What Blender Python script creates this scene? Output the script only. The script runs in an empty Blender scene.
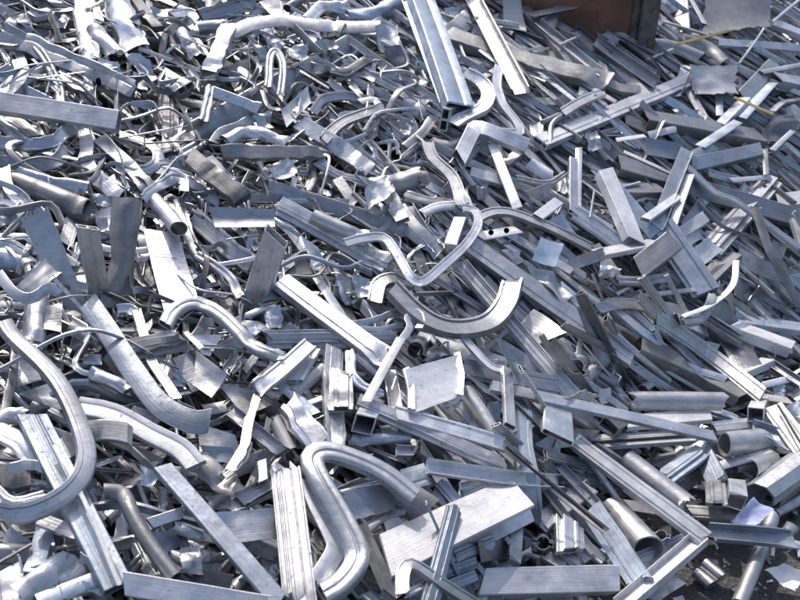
import bpy, bmesh, math, random
from mathutils import Vector, noise, Matrix
random.seed(7)
C = bpy.context.scene
COL = C.collection

# ------------------------------------------------------------------ camera
PITCH = math.radians(32.0)
CAM = Vector((0.0, 0.0, 1.7))
HF = math.radians(50.0)
FPX = 400.0 / math.tan(HF / 2)
FWD = Vector((0, math.cos(PITCH), -math.sin(PITCH)))
UPV = Vector((0, math.sin(PITCH), math.cos(PITCH)))
cd = bpy.data.cameras.new('camera'); cam = bpy.data.objects.new('camera', cd); COL.objects.link(cam)
cam.location = CAM; cam.rotation_euler = (math.pi / 2 - PITCH, 0, 0)
cd.sensor_width = 36; cd.angle = HF; cd.clip_end = 500; cd.clip_start = 0.05
cd.dof.use_dof = True; cd.dof.focus_distance = 2.25; cd.dof.aperture_fstop = 5.0
C.camera = cam

# ------------------------------------------------------------------ the heap's shape
def heap(x, y):
    s = -0.857 * (x - 0.58) + 0.517 * (y - 1.36)
    s += 0.55 * max(0.0, y - 1.95) * (1 if y < 3.2 else 1) if y < 3.0 else 0.55 * 1.05
    s1 = s if s > 0.3 else (0.0 if s < -0.1 else (s + 0.1) ** 2 / 1.6 * 1.2)
    h = 1.25 * (1 - math.exp(-0.46 * max(0, s1) / 1.25))
    r = max(0.0, y - 2.3)
    h += 0.26 * r * r / (r + 0.8) * 0.75
    k = max(0.0, y - 5.2)
    return h - 0.06 * k * k if h > 0.06 * k * k else 0.0

def ray(px, py):
    return (FWD + Vector((1, 0, 0)) * ((px - 400) / FPX) + UPV * ((300 - py) / FPX)).normalized()

def at(px, py, lift=0.0):
    """point of the heap's surface (raised by lift) seen in direction px,py"""
    d = ray(px, py); t = 0.5; st = 0.03
    f = lambda t: CAM.z + d.z * t - heap(d.x * t, d.y * t) - lift
    while t < 30 and f(t) > 0: t += st
    a, b = t - st, t
    for _ in range(18):
        m = (a + b) / 2
        if f(m) > 0: a = m
        else: b = m
    return CAM + d * b

def depth(p): return (p - CAM).dot(FWD)

def slope_normal(x, y):
    e = 0.03
    return Vector((heap(x - e, y) - heap(x + e, y), heap(x, y - e) - heap(x, y + e), 2 * e)).normalized()

# ------------------------------------------------------------------ materials
def nd(nt, t, **k):
    n = nt.nodes.new(t)
    for a, v in k.items(): setattr(n, a, v)
    return n

def metal(name, col, met=0.85, rough=0.4, dirt=0.3, streak=0.12, dirtcol=(0.10, 0.085, 0.07), coat=0.0, var=0.38, spot=0.5):
    m = bpy.data.materials.new(name); m.use_nodes = True; nt = m.node_tree; L = nt.links
    b = nt.nodes['Principled BSDF']
    tc = nd(nt, 'ShaderNodeTexCoord'); oi = nd(nt, 'ShaderNodeObjectInfo')
    at_ = nd(nt, 'ShaderNodeAttribute', attribute_name='tone')
    add = nd(nt, 'ShaderNodeMath', operation='ADD'); L.new(oi.outputs['Random'], add.inputs[0]); L.new(at_.outputs['Fac'], add.inputs[1])
    fr = nd(nt, 'ShaderNodeMath', operation='FRACT'); L.new(add.outputs[0], fr.inputs[0])
    off = nd(nt, 'ShaderNodeVectorMath', operation='SCALE'); L.new(oi.outputs['Location'], off.inputs[0]); off.inputs['Scale'].default_value = 3.7
    pos = nd(nt, 'ShaderNodeVectorMath', operation='ADD'); L.new(tc.outputs['Object'], pos.inputs[0]); L.new(off.outputs[0], pos.inputs[1])
    # drawn-metal streaks along the length
    mp = nd(nt, 'ShaderNodeMapping'); mp.inputs['Scale'].default_value = (3.0, 260.0, 1); L.new(tc.outputs['UV'], mp.inputs['Vector'])
    st = nd(nt, 'ShaderNodeTexNoise'); st.inputs['Scale'].default_value = 1; st.inputs['Detail'].default_value = 3; L.new(mp.outputs[0], st.inputs['Vector'])
    # stains
    n1 = nd(nt, 'ShaderNodeTexNoise'); n1.inputs['Scale'].default_value = 11; n1.inputs['Detail'].default_value = 7; n1.inputs['Roughness'].default_value = 0.65; L.new(pos.outputs[0], n1.inputs['Vector'])
    r1 = nd(nt, 'ShaderNodeMapRange'); r1.inputs[1].default_value = 0.62 - 0.2 * dirt; r1.inputs[2].default_value = 0.82 - 0.2 * dirt; r1.inputs[4].default_value = min(1, dirt * 1.3); L.new(n1.outputs['Fac'], r1.inputs[0])
    # small specks
    n2 = nd(nt, 'ShaderNodeTexNoise'); n2.inputs['Scale'].default_value = 85; n2.inputs['Detail'].default_value = 4; n2.inputs['Roughness'].default_value = 0.6; L.new(pos.outputs[0], n2.inputs['Vector'])
    r2 = nd(nt, 'ShaderNodeMapRange'); r2.inputs[1].default_value = 0.60; r2.inputs[2].default_value = 0.70; r2.inputs[4].default_value = spot; L.new(n2.outputs['Fac'], r2.inputs[0])
    mx = nd(nt, 'ShaderNodeMath', operation='MAXIMUM'); L.new(r1.outputs[0], mx.inputs[0]); L.new(r2.outputs[0], mx.inputs[1])
    # tone of each piece
    tr = nd(nt, 'ShaderNodeMapRange'); tr.inputs[3].default_value = 1 - var; tr.inputs[4].default_value = 1 + var * 0.5; L.new(fr.outputs[0], tr.inputs[0])
    sm = nd(nt, 'ShaderNodeMapRange'); sm.inputs[1].default_value = 0.3; sm.inputs[2].default_value = 0.7; sm.inputs[3].default_value = 1 - streak; sm.inputs[4].default_value = 1 + streak * 0.6; L.new(st.outputs['Fac'], sm.inputs[0])
    mm = nd(nt, 'ShaderNodeMath', operation='MULTIPLY'); L.new(tr.outputs[0], mm.inputs[0]); L.new(sm.outputs[0], mm.inputs[1])
    nc = nd(nt, 'ShaderNodeTexNoise'); nc.inputs['Scale'].default_value = 5.5; nc.inputs['Detail'].default_value = 6; nc.inputs['Roughness'].default_value = 0.7; nc.inputs['Distortion'].default_value = 0.6; L.new(pos.outputs[0], nc.inputs['Vector'])
    rc = nd(nt, 'ShaderNodeMapRange'); rc.inputs[1].default_value = 0.35; rc.inputs[2].default_value = 0.68; rc.inputs[3].default_value = 0.68; rc.inputs[4].default_value = 1.08; L.new(nc.outputs['Fac'], rc.inputs[0])
    ms = nd(nt, 'ShaderNodeMapping'); ms.inputs['Scale'].default_value = (9, 420, 30); ms.inputs['Rotation'].default_value = (0.5, 0.9, 0.6); L.new(pos.outputs[0], ms.inputs['Vector'])
    ns = nd(nt, 'ShaderNodeTexNoise'); ns.inputs['Scale'].default_value = 1; ns.inputs['Detail'].default_value = 2; L.new(ms.outputs[0], ns.inputs['Vector'])
    rs = nd(nt, 'ShaderNodeMapRange'); rs.inputs[1].default_value = 0.64; rs.inputs[2].default_value = 0.70; rs.inputs[3].default_value = 1.0; rs.inputs[4].default_value = 0.72; L.new(ns.outputs['Fac'], rs.inputs[0])
    m3 = nd(nt, 'ShaderNodeMath', operation='MULTIPLY'); L.new(rc.outputs[0], m3.inputs[0]); L.new(rs.outputs[0], m3.inputs[1])
    m4 = nd(nt, 'ShaderNodeMath', operation='MULTIPLY'); L.new(m3.outputs[0], m4.inputs[0]); L.new(mm.outputs[0], m4.inputs[1])
    vs = nd(nt, 'ShaderNodeVectorMath', operation='SCALE'); vs.inputs[0].default_value = col; L.new(m4.outputs[0], vs.inputs['Scale'])
    mix = nd(nt, 'ShaderNodeMix', data_type='RGBA'); L.new(mx.outputs[0], mix.inputs['Factor']); L.new(vs.outputs[0], mix.inputs['A']); mix.inputs['B'].default_value = (*dirtcol, 1)
    L.new(mix.outputs['Result'], b.inputs['Base Color'])
    me = nd(nt, 'ShaderNodeMath', operation='MULTIPLY_ADD'); L.new(mx.outputs[0], me.inputs[0]); me.inputs[1].default_value = -met * 0.8; me.inputs[2].default_value = met; L.new(me.outputs[0], b.inputs['Metallic'])
    # roughness
    n3 = nd(nt, 'ShaderNodeTexNoise'); n3.inputs['Scale'].default_value = 24; n3.inputs['Detail'].default_value = 5; L.new(pos.outputs[0], n3.inputs['Vector'])
    ra = nd(nt, 'ShaderNodeMapRange'); ra.inputs[1].default_value = 0.3; ra.inputs[2].default_value = 0.7; ra.inputs[3].default_value = rough - 0.1; ra.inputs[4].default_value = rough + 0.13; L.new(n3.outputs['Fac'], ra.inputs[0])
    rb = nd(nt, 'ShaderNodeMath', operation='MULTIPLY_ADD'); rb.use_clamp = True; L.new(mx.outputs[0], rb.inputs[0]); rb.inputs[1].default_value = 0.35; L.new(ra.outputs[0], rb.inputs[2]); L.new(rb.outputs[0], b.inputs['Roughness'])
    # bump : streaks + fine dents
    hs = nd(nt, 'ShaderNodeMath', operation='MULTIPLY_ADD'); L.new(n3.outputs['Fac'], hs.inputs[0]); hs.inputs[1].default_value = 3.0; L.new(st.outputs['Fac'], hs.inputs[2])
    bp = nd(nt, 'ShaderNodeBump'); bp.inputs['Strength'].default_value = 0.22; bp.inputs['Distance'].default_value = 0.003; L.new(hs.outputs[0], bp.inputs['Height']); L.new(bp.outputs[0], b.inputs['Normal'])
    b.inputs['Coat Weight'].default_value = coat
    return m

MAT = {
 'm': metal('mill_aluminium', (0.65, 0.655, 0.67), 0.85, 0.38, 0.25),
 's': metal('satin_aluminium', (0.76, 0.765, 0.78), 0.74, 0.42, 0.18),
 'p': metal('polished_aluminium', (0.78, 0.785, 0.79), 0.97, 0.27, 0.12, 0.06, spot=0.25),
 'g': metal('grey_aluminium', (0.55, 0.55, 0.56), 0.74, 0.42, 0.35),
 'd': metal('dirty_shaded_aluminium', (0.30, 0.30, 0.305), 0.74, 0.40, 0.5),  # dirty metal; also puts the shade of the gaps into colour
 'b': metal('sky_tinted_aluminium', (0.54, 0.60, 0.68), 0.70, 0.43, 0.42),  # mostly sky reflection put into the colour; a few pieces are painted blue
 'w': metal('pale_sunlit_aluminium', (0.77, 0.765, 0.765), 0.20, 0.45, 0.2),  # white coating; also sunlight and sky glare put into the colour
 'n': metal('weathered_aluminium', (0.54, 0.53, 0.515), 0.65, 0.46, 0.6, dirtcol=(0.13, 0.105, 0.085)),
}
def simple(name, col, rough=0.6, met=0.0, nscale=20, amp=0.35, col2=None, bump=0.3):
    m = bpy.data.materials.new(name); m.use_nodes = True; nt = m.node_tree; L = nt.links; b = nt.nodes['Principled BSDF']
    tc = nd(nt, 'ShaderNodeTexCoord'); n = nd(nt, 'ShaderNodeTexNoise'); n.inputs['Scale'].default_value = nscale; n.inputs['Detail'].default_value = 8; n.inputs['Roughness'].default_value = 0.65; L.new(tc.outputs['Object'], n.inputs['Vector'])
    r = nd(nt, 'ShaderNodeValToRGB'); c2 = col2 or tuple(c * (1 - amp) for c in col)
    r.color_ramp.elements[0].position = 0.35; r.color_ramp.elements[0].color = (*c2, 1); r.color_ramp.elements[1].position = 0.65; r.color_ramp.elements[1].color = (*col, 1)
    L.new(n.outputs['Fac'], r.inputs[0]); L.new(r.outputs[0], b.inputs['Base Color']); b.inputs['Roughness'].default_value = rough; b.inputs['Metallic'].default_value = met
    bp = nd(nt, 'ShaderNodeBump'); bp.inputs['Strength'].default_value = bump; bp.inputs['Distance'].default_value = 0.004; L.new(n.outputs['Fac'], bp.inputs['Height']); L.new(bp.outputs[0], b.inputs['Normal'])
    return m
MAT['y'] = simple('yellow_strap', (0.52, 0.39, 0.14), 0.5, 0, 60, 0.4)
MAT['W'] = simple('white_paper', (0.83, 0.80, 0.78), 0.8, 0, 30, 0.12)
MAT['L'] = simple('lavender_plastic', (0.48, 0.52, 0.74), 0.4, 0, 25, 0.3)
MAT['k'] = simple('strip_black', (0.018, 0.018, 0.02), 0.55, 0, 60, 0.3)
MAT['h'] = simple('hole_shade', (0.004, 0.004, 0.004), 0.9, 0, 60, 0.3)
MAT['r'] = simple('rusty_brown_steel', (0.30, 0.135, 0.09), 0.7, 0.1, 9, 0.5)
MAT['q'] = simple('grey_steel_post', (0.20, 0.20, 0.21), 0.5, 0.5, 14, 0.3, (0.10, 0.07, 0.05))
MAT['u'] = simple('gap_shade_earth', (0.05, 0.048, 0.047), 0.9, 0, 30, 0.6)  # dark core under the scrap: shade of deep gaps put into its colour

def ground_mat():
    m = bpy.data.materials.new('gritty_asphalt'); m.use_nodes = True; nt = m.node_tree; L = nt.links; b = nt.nodes['Principled BSDF']
    tc = nd(nt, 'ShaderNodeTexCoord')
    v = nd(nt, 'ShaderNodeTexVoronoi'); v.inputs['Scale'].default_value = 110; L.new(tc.outputs['Object'], v.inputs['Vector'])
    n = nd(nt, 'ShaderNodeTexNoise'); n.inputs['Scale'].default_value = 6; n.inputs['Detail'].default_value = 9; n.inputs['Roughness'].default_value = 0.7; L.new(tc.outputs['Object'], n.inputs['Vector'])
    r = nd(nt, 'ShaderNodeValToRGB'); r.color_ramp.elements[0].position = 0.3; r.color_ramp.elements[0].color = (0.040, 0.037, 0.036, 1); r.color_ramp.elements[1].position = 0.75; r.color_ramp.elements[1].color = (0.125, 0.120, 0.120, 1); L.new(n.outputs['Fac'], r.inputs[0])
    sp = nd(nt, 'ShaderNodeTexNoise'); sp.inputs['Scale'].default_value = 190; sp.inputs['Detail'].default_value = 2; L.new(tc.outputs['Object'], sp.inputs['Vector'])
    rr = nd(nt, 'ShaderNodeMapRange'); rr.inputs[1].default_value = 0.60; rr.inputs[2].default_value = 0.70; rr.inputs[4].default_value = 0.7; L.new(sp.outputs['Fac'], rr.inputs[0])
    mix = nd(nt, 'ShaderNodeMix', data_type='RGBA'); L.new(rr.outputs[0], mix.inputs['Factor']); L.new(r.outputs[0], mix.inputs['A']); mix.inputs['B'].default_value = (0.34, 0.32, 0.31, 1)
    L.new(mix.outputs['Result'], b.inputs['Base Color']); b.inputs['Roughness'].default_value = 0.8
    ad = nd(nt, 'ShaderNodeMath', operation='MULTIPLY_ADD'); L.new(n.outputs['Fac'], ad.inputs[0]); ad.inputs[1].default_value = 2; L.new(v.outputs['Distance'], ad.inputs[2])
    bp = nd(nt, 'ShaderNodeBump'); bp.inputs['Strength'].default_value = 0.8; bp.inputs['Distance'].default_value = 0.006; L.new(ad.outputs[0], bp.inputs['Height']); L.new(bp.outputs[0], b.inputs['Normal'])
    return m

# ------------------------------------------------------------------ cross-sections (unit width, x across, y out)
def chamfer(poly, r=0.02):
    out = []; n = len(poly)
    for i in range(n):
        p, a, b = Vector(poly[i]), Vector(poly[i - 1]), Vector(poly[(i + 1) % n])
        da, db = (a - p), (b - p)
        if da.length < 1e-6 or db.length < 1e-6: continue
        ang = da.angle(db)
        if ang > math.radians(150): out.append(tuple(p)); continue
        k = min(r, da.length * 0.35, db.length * 0.35)
        out.append(tuple(p + da.normalized() * k)); out.append(tuple(p + db.normalized() * k))
    return out
def rect(x0, y0, x1, y1): return [(x0, y0), (x1, y0), (x1, y1), (x0, y1)]
def thick(pl, t):
    """closed outline of a bent wall of thickness t along polyline pl"""
    n = len(pl); P = [Vector(p) for p in pl]; L_, R_ = [], []
    for i in range(n):
        if i == 0: d = (P[1] - P[0]).normalized(); nrm = Vector((-d.y, d.x)); k = 1
        elif i == n - 1: d = (P[-1] - P[-2]).normalized(); nrm = Vector((-d.y, d.x)); k = 1
        else:
            d0 = (P[i] - P[i - 1]).normalized(); d1 = (P[i + 1] - P[i]).normalized()
            n0 = Vector((-d0.y, d0.x)); n1 = Vector((-d1.y, d1.x)); nrm = (n0 + n1)
            if nrm.length < 1e-4: nrm = n0
            nrm.normalize(); k = 1 / max(0.5, nrm.dot(n0))
        L_.append(tuple(P[i] + nrm * t / 2 * k)); R_.append(tuple(P[i] - nrm * t / 2 * k))
    return R_ + L_[::-1]
def arc(r, a0, a1, n, cx=0, cy=0): return [(cx + r * math.cos(math.radians(a0 + (a1 - a0) * i / (n - 1))), cy + r * math.sin(math.radians(a0 + (a1 - a0) * i / (n - 1)))) for i in range(n)]
def circ(r, n=18, cx=0, cy=0): return [(cx + r * math.cos(2 * math.pi * i / n), cy + r * math.sin(2 * math.pi * i / n)) for i in range(n)]
def boxp(a, t=0.045):
    return [chamfer(rect(-.5, -a / 2, .5, a / 2), 0.035), chamfer(rect(-.5 + t, -a / 2 + t, .5 - t, a / 2 - t)[::-1], 0.02)]
PROF = {
 'box': lambda: boxp(0.55), 'sq': lambda: boxp(0.95, 0.06), 'flatbox': lambda: boxp(0.32),
 'slab': lambda: [chamfer(rect(-.5, -.05, .5, .05), 0.01)],
 'strip': lambda: [chamfer(thick([(-.5, -.05), (-.47, .0), (.47, .0), (.5, -.05)], .035), .008)],
 'rib': lambda: [chamfer([(-.5, -.22), (.5, -.22), (.5, .02), (.42, .02), (.42, .13), (.2, .13), (.2, .09), (.15, .09), (.15, .13), (-.1, .13), (-.1, .03), (-.2, .03), (-.2, .1), (-.26, .1), (-.26, .04), (-.32, .04), (-.32, .13), (-.44, .13), (-.44, .0), (-.5, .0)], .014),
                 chamfer(rect(-.4, -.16, .1, -.03)[::-1], .01), chamfer(rect(.18, -.16, .42, -.02)[::-1], .01)],
 'rib2': lambda: [chamfer([(-.5, -.24), (.5, -.24), (.5, .1), (.26, .1), (.26, .05), (.2, .05), (.2, .1), (-.34, .1), (-.34, .02), (-.5, .02)], .014),
                 chamfer(rect(-.42, -.18, .14, .0)[::-1], .01), chamfer(rect(.2, -.18, .44, .0)[::-1], .01)],
 'rib3': lambda: [chamfer([(-.5, -.2), (.5, -.2), (.5, .0), (.3, .0), (.3, .16), (-.06, .16), (-.06, .12), (-.11, .12), (-.11, .16), (-.24, .16), (-.24, .02), (-.5, .02)], .014),
                 chamfer(rect(-.18, -.14, .24, .06)[::-1], .01)],
 'gbox': lambda: [chamfer([(-.5, -.24), (.5, -.24), (.5, .1), (.44, .2), (.34, .25), (.16, .27), (.11, .2), (.04, .2), (.0, .28), (-.3, .27), (-.43, .21), (-.5, .1)], .02),
                  chamfer([(-.44, -.18), (-.44, .08), (-.3, .19), (.3, .17), (.44, .06), (.44, -.18)], .02)],
 'gbox2': lambda: [chamfer([(-.5, -.24), (.5, -.24), (.5, .2), (.2, .2), (.17, .16), (.11, .16), (.08, .2), (-.5, .2)], .03),
                  chamfer(rect(-.44, -.18, .44, .12)[::-1], .02)],
 'trim2': lambda: [chamfer(thick([(-.36, -.24), (-.5, -.24), (-.5, .13), (-.4, .13), (-.4, .04), (.4, .04), (.4, .13), (.5, .13), (.5, -.24), (.36, -.24)], .05), .008)],
 'trim3': lambda: [chamfer(thick([(-.4, -.26), (-.5, -.24), (-.5, .0), (-.4, .12), (-.1, .2), (.2, .2), (.2, .1), (.28, .1), (.3, .24), (.5, .24), (.5, -.2), (.4, -.26)], .05), .008)],
 'chn': lambda: [chamfer(thick([(-.5, .28), (-.5, -.2), (.5, -.2), (.5, .28), (.42, .28)], .05), .012)],
 'ang': lambda: [chamfer(thick([(-.5, .34), (-.5, -.1), (.5, -.1)], .05), .012)],
 'tee': lambda: [chamfer([(-.5, -.1), (.5, -.1), (.5, -.04), (.04, -.04), (.04, .3), (-.04, .3), (-.04, -.04), (-.5, -.04)], .012)],
 'trim': lambda: [chamfer(thick([(-.5, -.22), (-.5, -.02)] + arc(.2, 175, 75, 5, -.29, -.01) + [(-.13, .12), (-.06, .04), (.03, .04), (.1, .16)] + arc(.22, 105, 0, 6, .2, -.04) + [(.44, -.2), (.36, -.24)], .045), .008)],
 'pipe': lambda: [circ(.5, 20), circ(.44, 20)[::-1]],
 'half': lambda: [chamfer(thick([(-.54, -.14)] + arc(.5, 165, 15, 11, 0, -.18) + [(.54, -.14)], .035), .008)],
 'rod': lambda: [circ(.5, 8)],
 'dbl': lambda: [chamfer([(-.5, -.2), (.5, -.2), (.5, .2), (.06, .2), (.06, .16), (-.06, .16), (-.06, .2), (-.5, .2)], .025),
                 chamfer(rect(-.44, -.14, -.05, .14)[::-1], .02), chamfer(rect(.05, -.14, .44, .14)[::-1], .02)],
 'oct': lambda: [[(.5 * math.cos(math.radians(22.5 + 45 * i)), .5 * math.sin(math.radians(22.5 + 45 * i))) for i in range(8)],
                 [(.44 * math.cos(math.radians(22.5 + 45 * i)), .44 * math.sin(math.radians(22.5 + 45 * i))) for i in range(8)][::-1]],
 'ring': lambda: [thick([(-.62, .14), (-.42, .1)] + arc(.4, 166, 14, 9) + [(.42, .1), (.62, .14), (.62, -.14), (.42, -.1)] + arc(.4, -14, -166, 9) + [(-.42, -.1), (-.62, -.14)], .05)],
 'lobe': lambda: [arc(.27, 25, 335, 15, -.25, 0)[::-1][::-1][::1] and (arc(.27, 20, 340, 15, -.25, 0) + arc(.27, 200, 520, 15, .27, 0))],
}
LABNAME = {'box': ('box_tube', 'metal tube'), 'flatbox': ('flat_tube', 'metal tube'), 'sq': ('square_tube', 'metal tube'), 'slab': ('flat_bar', 'metal bar'), 'strip': ('flat_strip', 'metal strip'),
 'rib': ('ribbed_extrusion', 'metal profile'), 'chn': ('channel_bar', 'metal profile'), 'ang': ('angle_bar', 'metal profile'), 'tee': ('tee_bar', 'metal profile'),
 'trim': ('trim_bar', 'metal trim'), 'pipe': ('round_pipe', 'pipe'), 'half': ('curved_plate', 'metal plate'), 'rod': ('thin_rod', 'rod'), 'gbox': ('grooved_tube', 'metal tube'), 'dbl': ('twin_chamber_tube', 'metal tube'),
 'oct': ('octagonal_tube', 'metal tube'), 'ring': ('slotted_tube', 'metal tube'), 'lobe': ('double_cylinder', 'metal offcut'), 'sheet': ('flat_sheet', 'metal sheet'), 'foil': ('crumpled_sheet', 'metal sheet')}

# ------------------------------------------------------------------ sweeping
def ridge(v):
    q = noise.noise_vector(v)          # creased, not wavy
    return Vector((abs(q.x) - .22, abs(q.y) - .22, abs(q.z) - .22))

def spline(P, kink, step):
    out = []
    if len(P) == 2 or kink:
        for i in range(len(P) - 1):
            n = max(2, min(26, int((P[i + 1] - P[i]).length / step)))
            for j in range(n): out.append(P[i].lerp(P[i + 1], j / n))
        out.append(P[-1].copy())
        if kink and len(P) > 2:      # a tight bend instead of a mitre
            for _ in range(2):
                out = [out[0]] + [(out[i - 1] + out[i] * 2 + out[i + 1]) / 4 for i in range(1, len(out) - 1)] + [out[-1]]
        return out
    Q = [P[0] * 2 - P[1]] + P + [P[-1] * 2 - P[-2]]
    for i in range(1, len(Q) - 2):
        n = max(3, min(26, int((Q[i + 1] - Q[i]).length / step)))
        for j in range(n):
            t = j / n; a, b, c, d = Q[i - 1], Q[i], Q[i + 1], Q[i + 2]
            out.append(0.5 * ((2 * b) + (c - a) * t + (2 * a - 5 * b + 4 * c - d) * t * t + (3 * b - a - 3 * c + d) * t ** 3))
    out.append(P[-1].copy()); return out

def sweep(bm, path, loops, w, U0, roll=0.0, flags='', seed=0, twist=0.0, step=0.02, sag=1.0, flat=0.45):
    """extrude unit cross-section loops of width w along path; returns nothing, fills bm"""
    rnd = random.Random(seed); uvl = bm.loops.layers.uv.verify()
    kink = 'k' in flags
    pts = spline(path, kink, step); n = len(pts)
    amp = 0.012 * w
    if 'd' in flags: amp = 0.03 * w
    if 'D' in flags: amp = 0.2 * w
    fq = 0.55 / max(w, 0.012); so = Vector((seed * 3.1, seed * 1.7, seed * 0.9))
    rings = []; Ls = [0.0]
    for i in range(1, n): Ls.append(Ls[-1] + (pts[i] - pts[i - 1]).length)
    tot = max(Ls[-1], 1e-4); Uprev = U0
    # gentle bow and sag so that nothing is ruler straight
    bow = Vector((rnd.uniform(-1, 1), rnd.uniform(-1, 1), rnd.uniform(-1, 1))) * tot * 0.005 * sag
    tornA = [rnd.uniform(-.4, .12) for _ in range(64)]; tornB = [rnd.uniform(-.4, .12) for _ in range(64)]
    pin = [(rnd.uniform(.1, .95), rnd.uniform(.35, .8), rnd.uniform(.15, .45), rnd.uniform(-18, 18), Vector((rnd.uniform(-1, 1), rnd.uniform(-1, 1), rnd.uniform(-1, 1)))) for _ in range(int(flags.count('p')))]
    skewA, skewB = rnd.uniform(-.5, .5), rnd.uniform(-.5, .5)
    for i in range(n):
        a, b = pts[max(0, i - 1)], pts[min(n - 1, i + 1)]
        T = (b - a)
        if T.length < 1e-7: T = pts[-1] - pts[0]
        T.normalize(); t = Ls[i] / tot
        Ur = Uprev * 0.85 + U0 * 0.15
        U = Ur - T * Ur.dot(T)
        if U.length < 0.12: U = UPV - T * UPV.dot(T)
        U.normalize(); Uprev = U.copy()
        ro = math.radians(roll + twist * (t - .5))
        S = T.cross(U)
        U2 = U * math.cos(ro) + S * math.sin(ro); S2 = T.cross(U2)
        sx, sy = 1.0, 1.0
        lo, hi = i, i
        while lo > 0 and Ls[i] - Ls[lo] < w * .5: lo -= 1
        while hi < n - 1 and Ls[hi] - Ls[i] < w * .5: hi += 1
        if lo < i < hi and flat:
            kk = (pts[i] - pts[lo]).angle(pts[hi] - pts[i], 0.0)
            if kk > .12: q = min(1, (kk - .12) / .8); sy *= 1 - flat * q; sx *= 1 + .12 * q
        for end, c in (('c', t), ('C', t), ('C', 1 - t)):
            if end in flags:
                k = max(0, (c - (1 - 1.3 * w / tot)) / (1.3 * w / tot)) if tot > 1.4 * w else c * .8
                k = k * k * (3 - 2 * k); sy = min(sy, 1 - .72 * k); sx = max(sx, 1 + .1 * k)
        dp = Vector()
        for t0, dep, wid, tw, dv in pin:
            q = math.exp(-((t - t0) * tot / (wid * w)) ** 2)
            sy *= 1 - dep * q; sx *= 1 + .16 * dep * q; ro += math.radians(tw) * q; dp += dv * (w * .30 * max(0, 1 - abs(t - t0) * tot / (w * 3.5)))
        if pin: U2 = U * math.cos(ro) + S * math.sin(ro); S2 = T.cross(U2)
        pc = pts[i] + dp + bow * math.sin(math.pi * t)
        ring = []
        for lp in loops:
            r_ = []
            for j, (x, y) in enumerate(lp):
                p = pc + S2 * (x * w * sx) + U2 * (y * w * sy)
                nv = noise.noise_vector(p * fq + so)
                p = p + nv * amp
                if i == 0: p = p + T * (skewA * x * w); 
                if i == n - 1: p = p + T * (skewB * x * w)
                if 'T' in flags and i == 0: p = p + T * (-tornA[int((x + .7) * 14) % 64] * w * .8) + nv * w * .08
                if ('T' in flags or 't' in flags) and i == n - 1: p = p + T * (tornB[int((x + .7) * 14) % 64] * w * .8) + nv * w * .08
                if 'e' in flags: q_ = max(0, 1 - (tot - Ls[i]) / (1.6 * w)) if tot > 2 * w else t * .6
                if 'e' in flags and q_ > 0: p = p + (ridge(p * fq * 1.7 + so) * .55 + ridge(p * fq * 4.0 + so) * .16) * w * q_
                if 'd' in flags: p = p + ridge(p * fq * 1.3 + so) * w * .26
                if 'D' in flags: p = p + noise.noise_vector(p * fq * 3.1 + so) * amp * .5
                r_.append(bm.verts.new(p))
            ring.append(r_)
        rings.append(ring)
    for li, lp in enumerate(loops):
        m = len(lp); per = [0.0]
        for j in range(m): per.append(per[-1] + math.hypot(lp[(j + 1) % m][0] - lp[j][0], lp[(j + 1) % m][1] - lp[j][1]) * w)
        for i in range(n - 1):
            A, B = rings[i][li], rings[i + 1][li]
            for j in range(m):
                k = (j + 1) % m
                try: f = bm.faces.new((A[j], A[k], B[k], B[j]))
                except ValueError: continue
                for l, (u, v) in zip(f.loops, ((Ls[i], per[j]), (Ls[i], per[j + 1]), (Ls[i + 1], per[j + 1]), (Ls[i + 1], per[j]))): l[uvl].uv = (u + seed * .37, v)
    for ring in (rings[0], rings[-1]):
        if len(loops) == 1:
            try: bm.faces.new(ring[0])
            except ValueError: pass
        else:
            es = []
            for r_ in ring:
                for j in range(len(r_)):
                    e = bm.edges.get((r_[j], r_[(j + 1) % len(r_)]))
                    if e: es.append(e)
            bmesh.ops.triangle_fill(bm, use_beauty=True, use_dissolve=False, edges=es)

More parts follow.
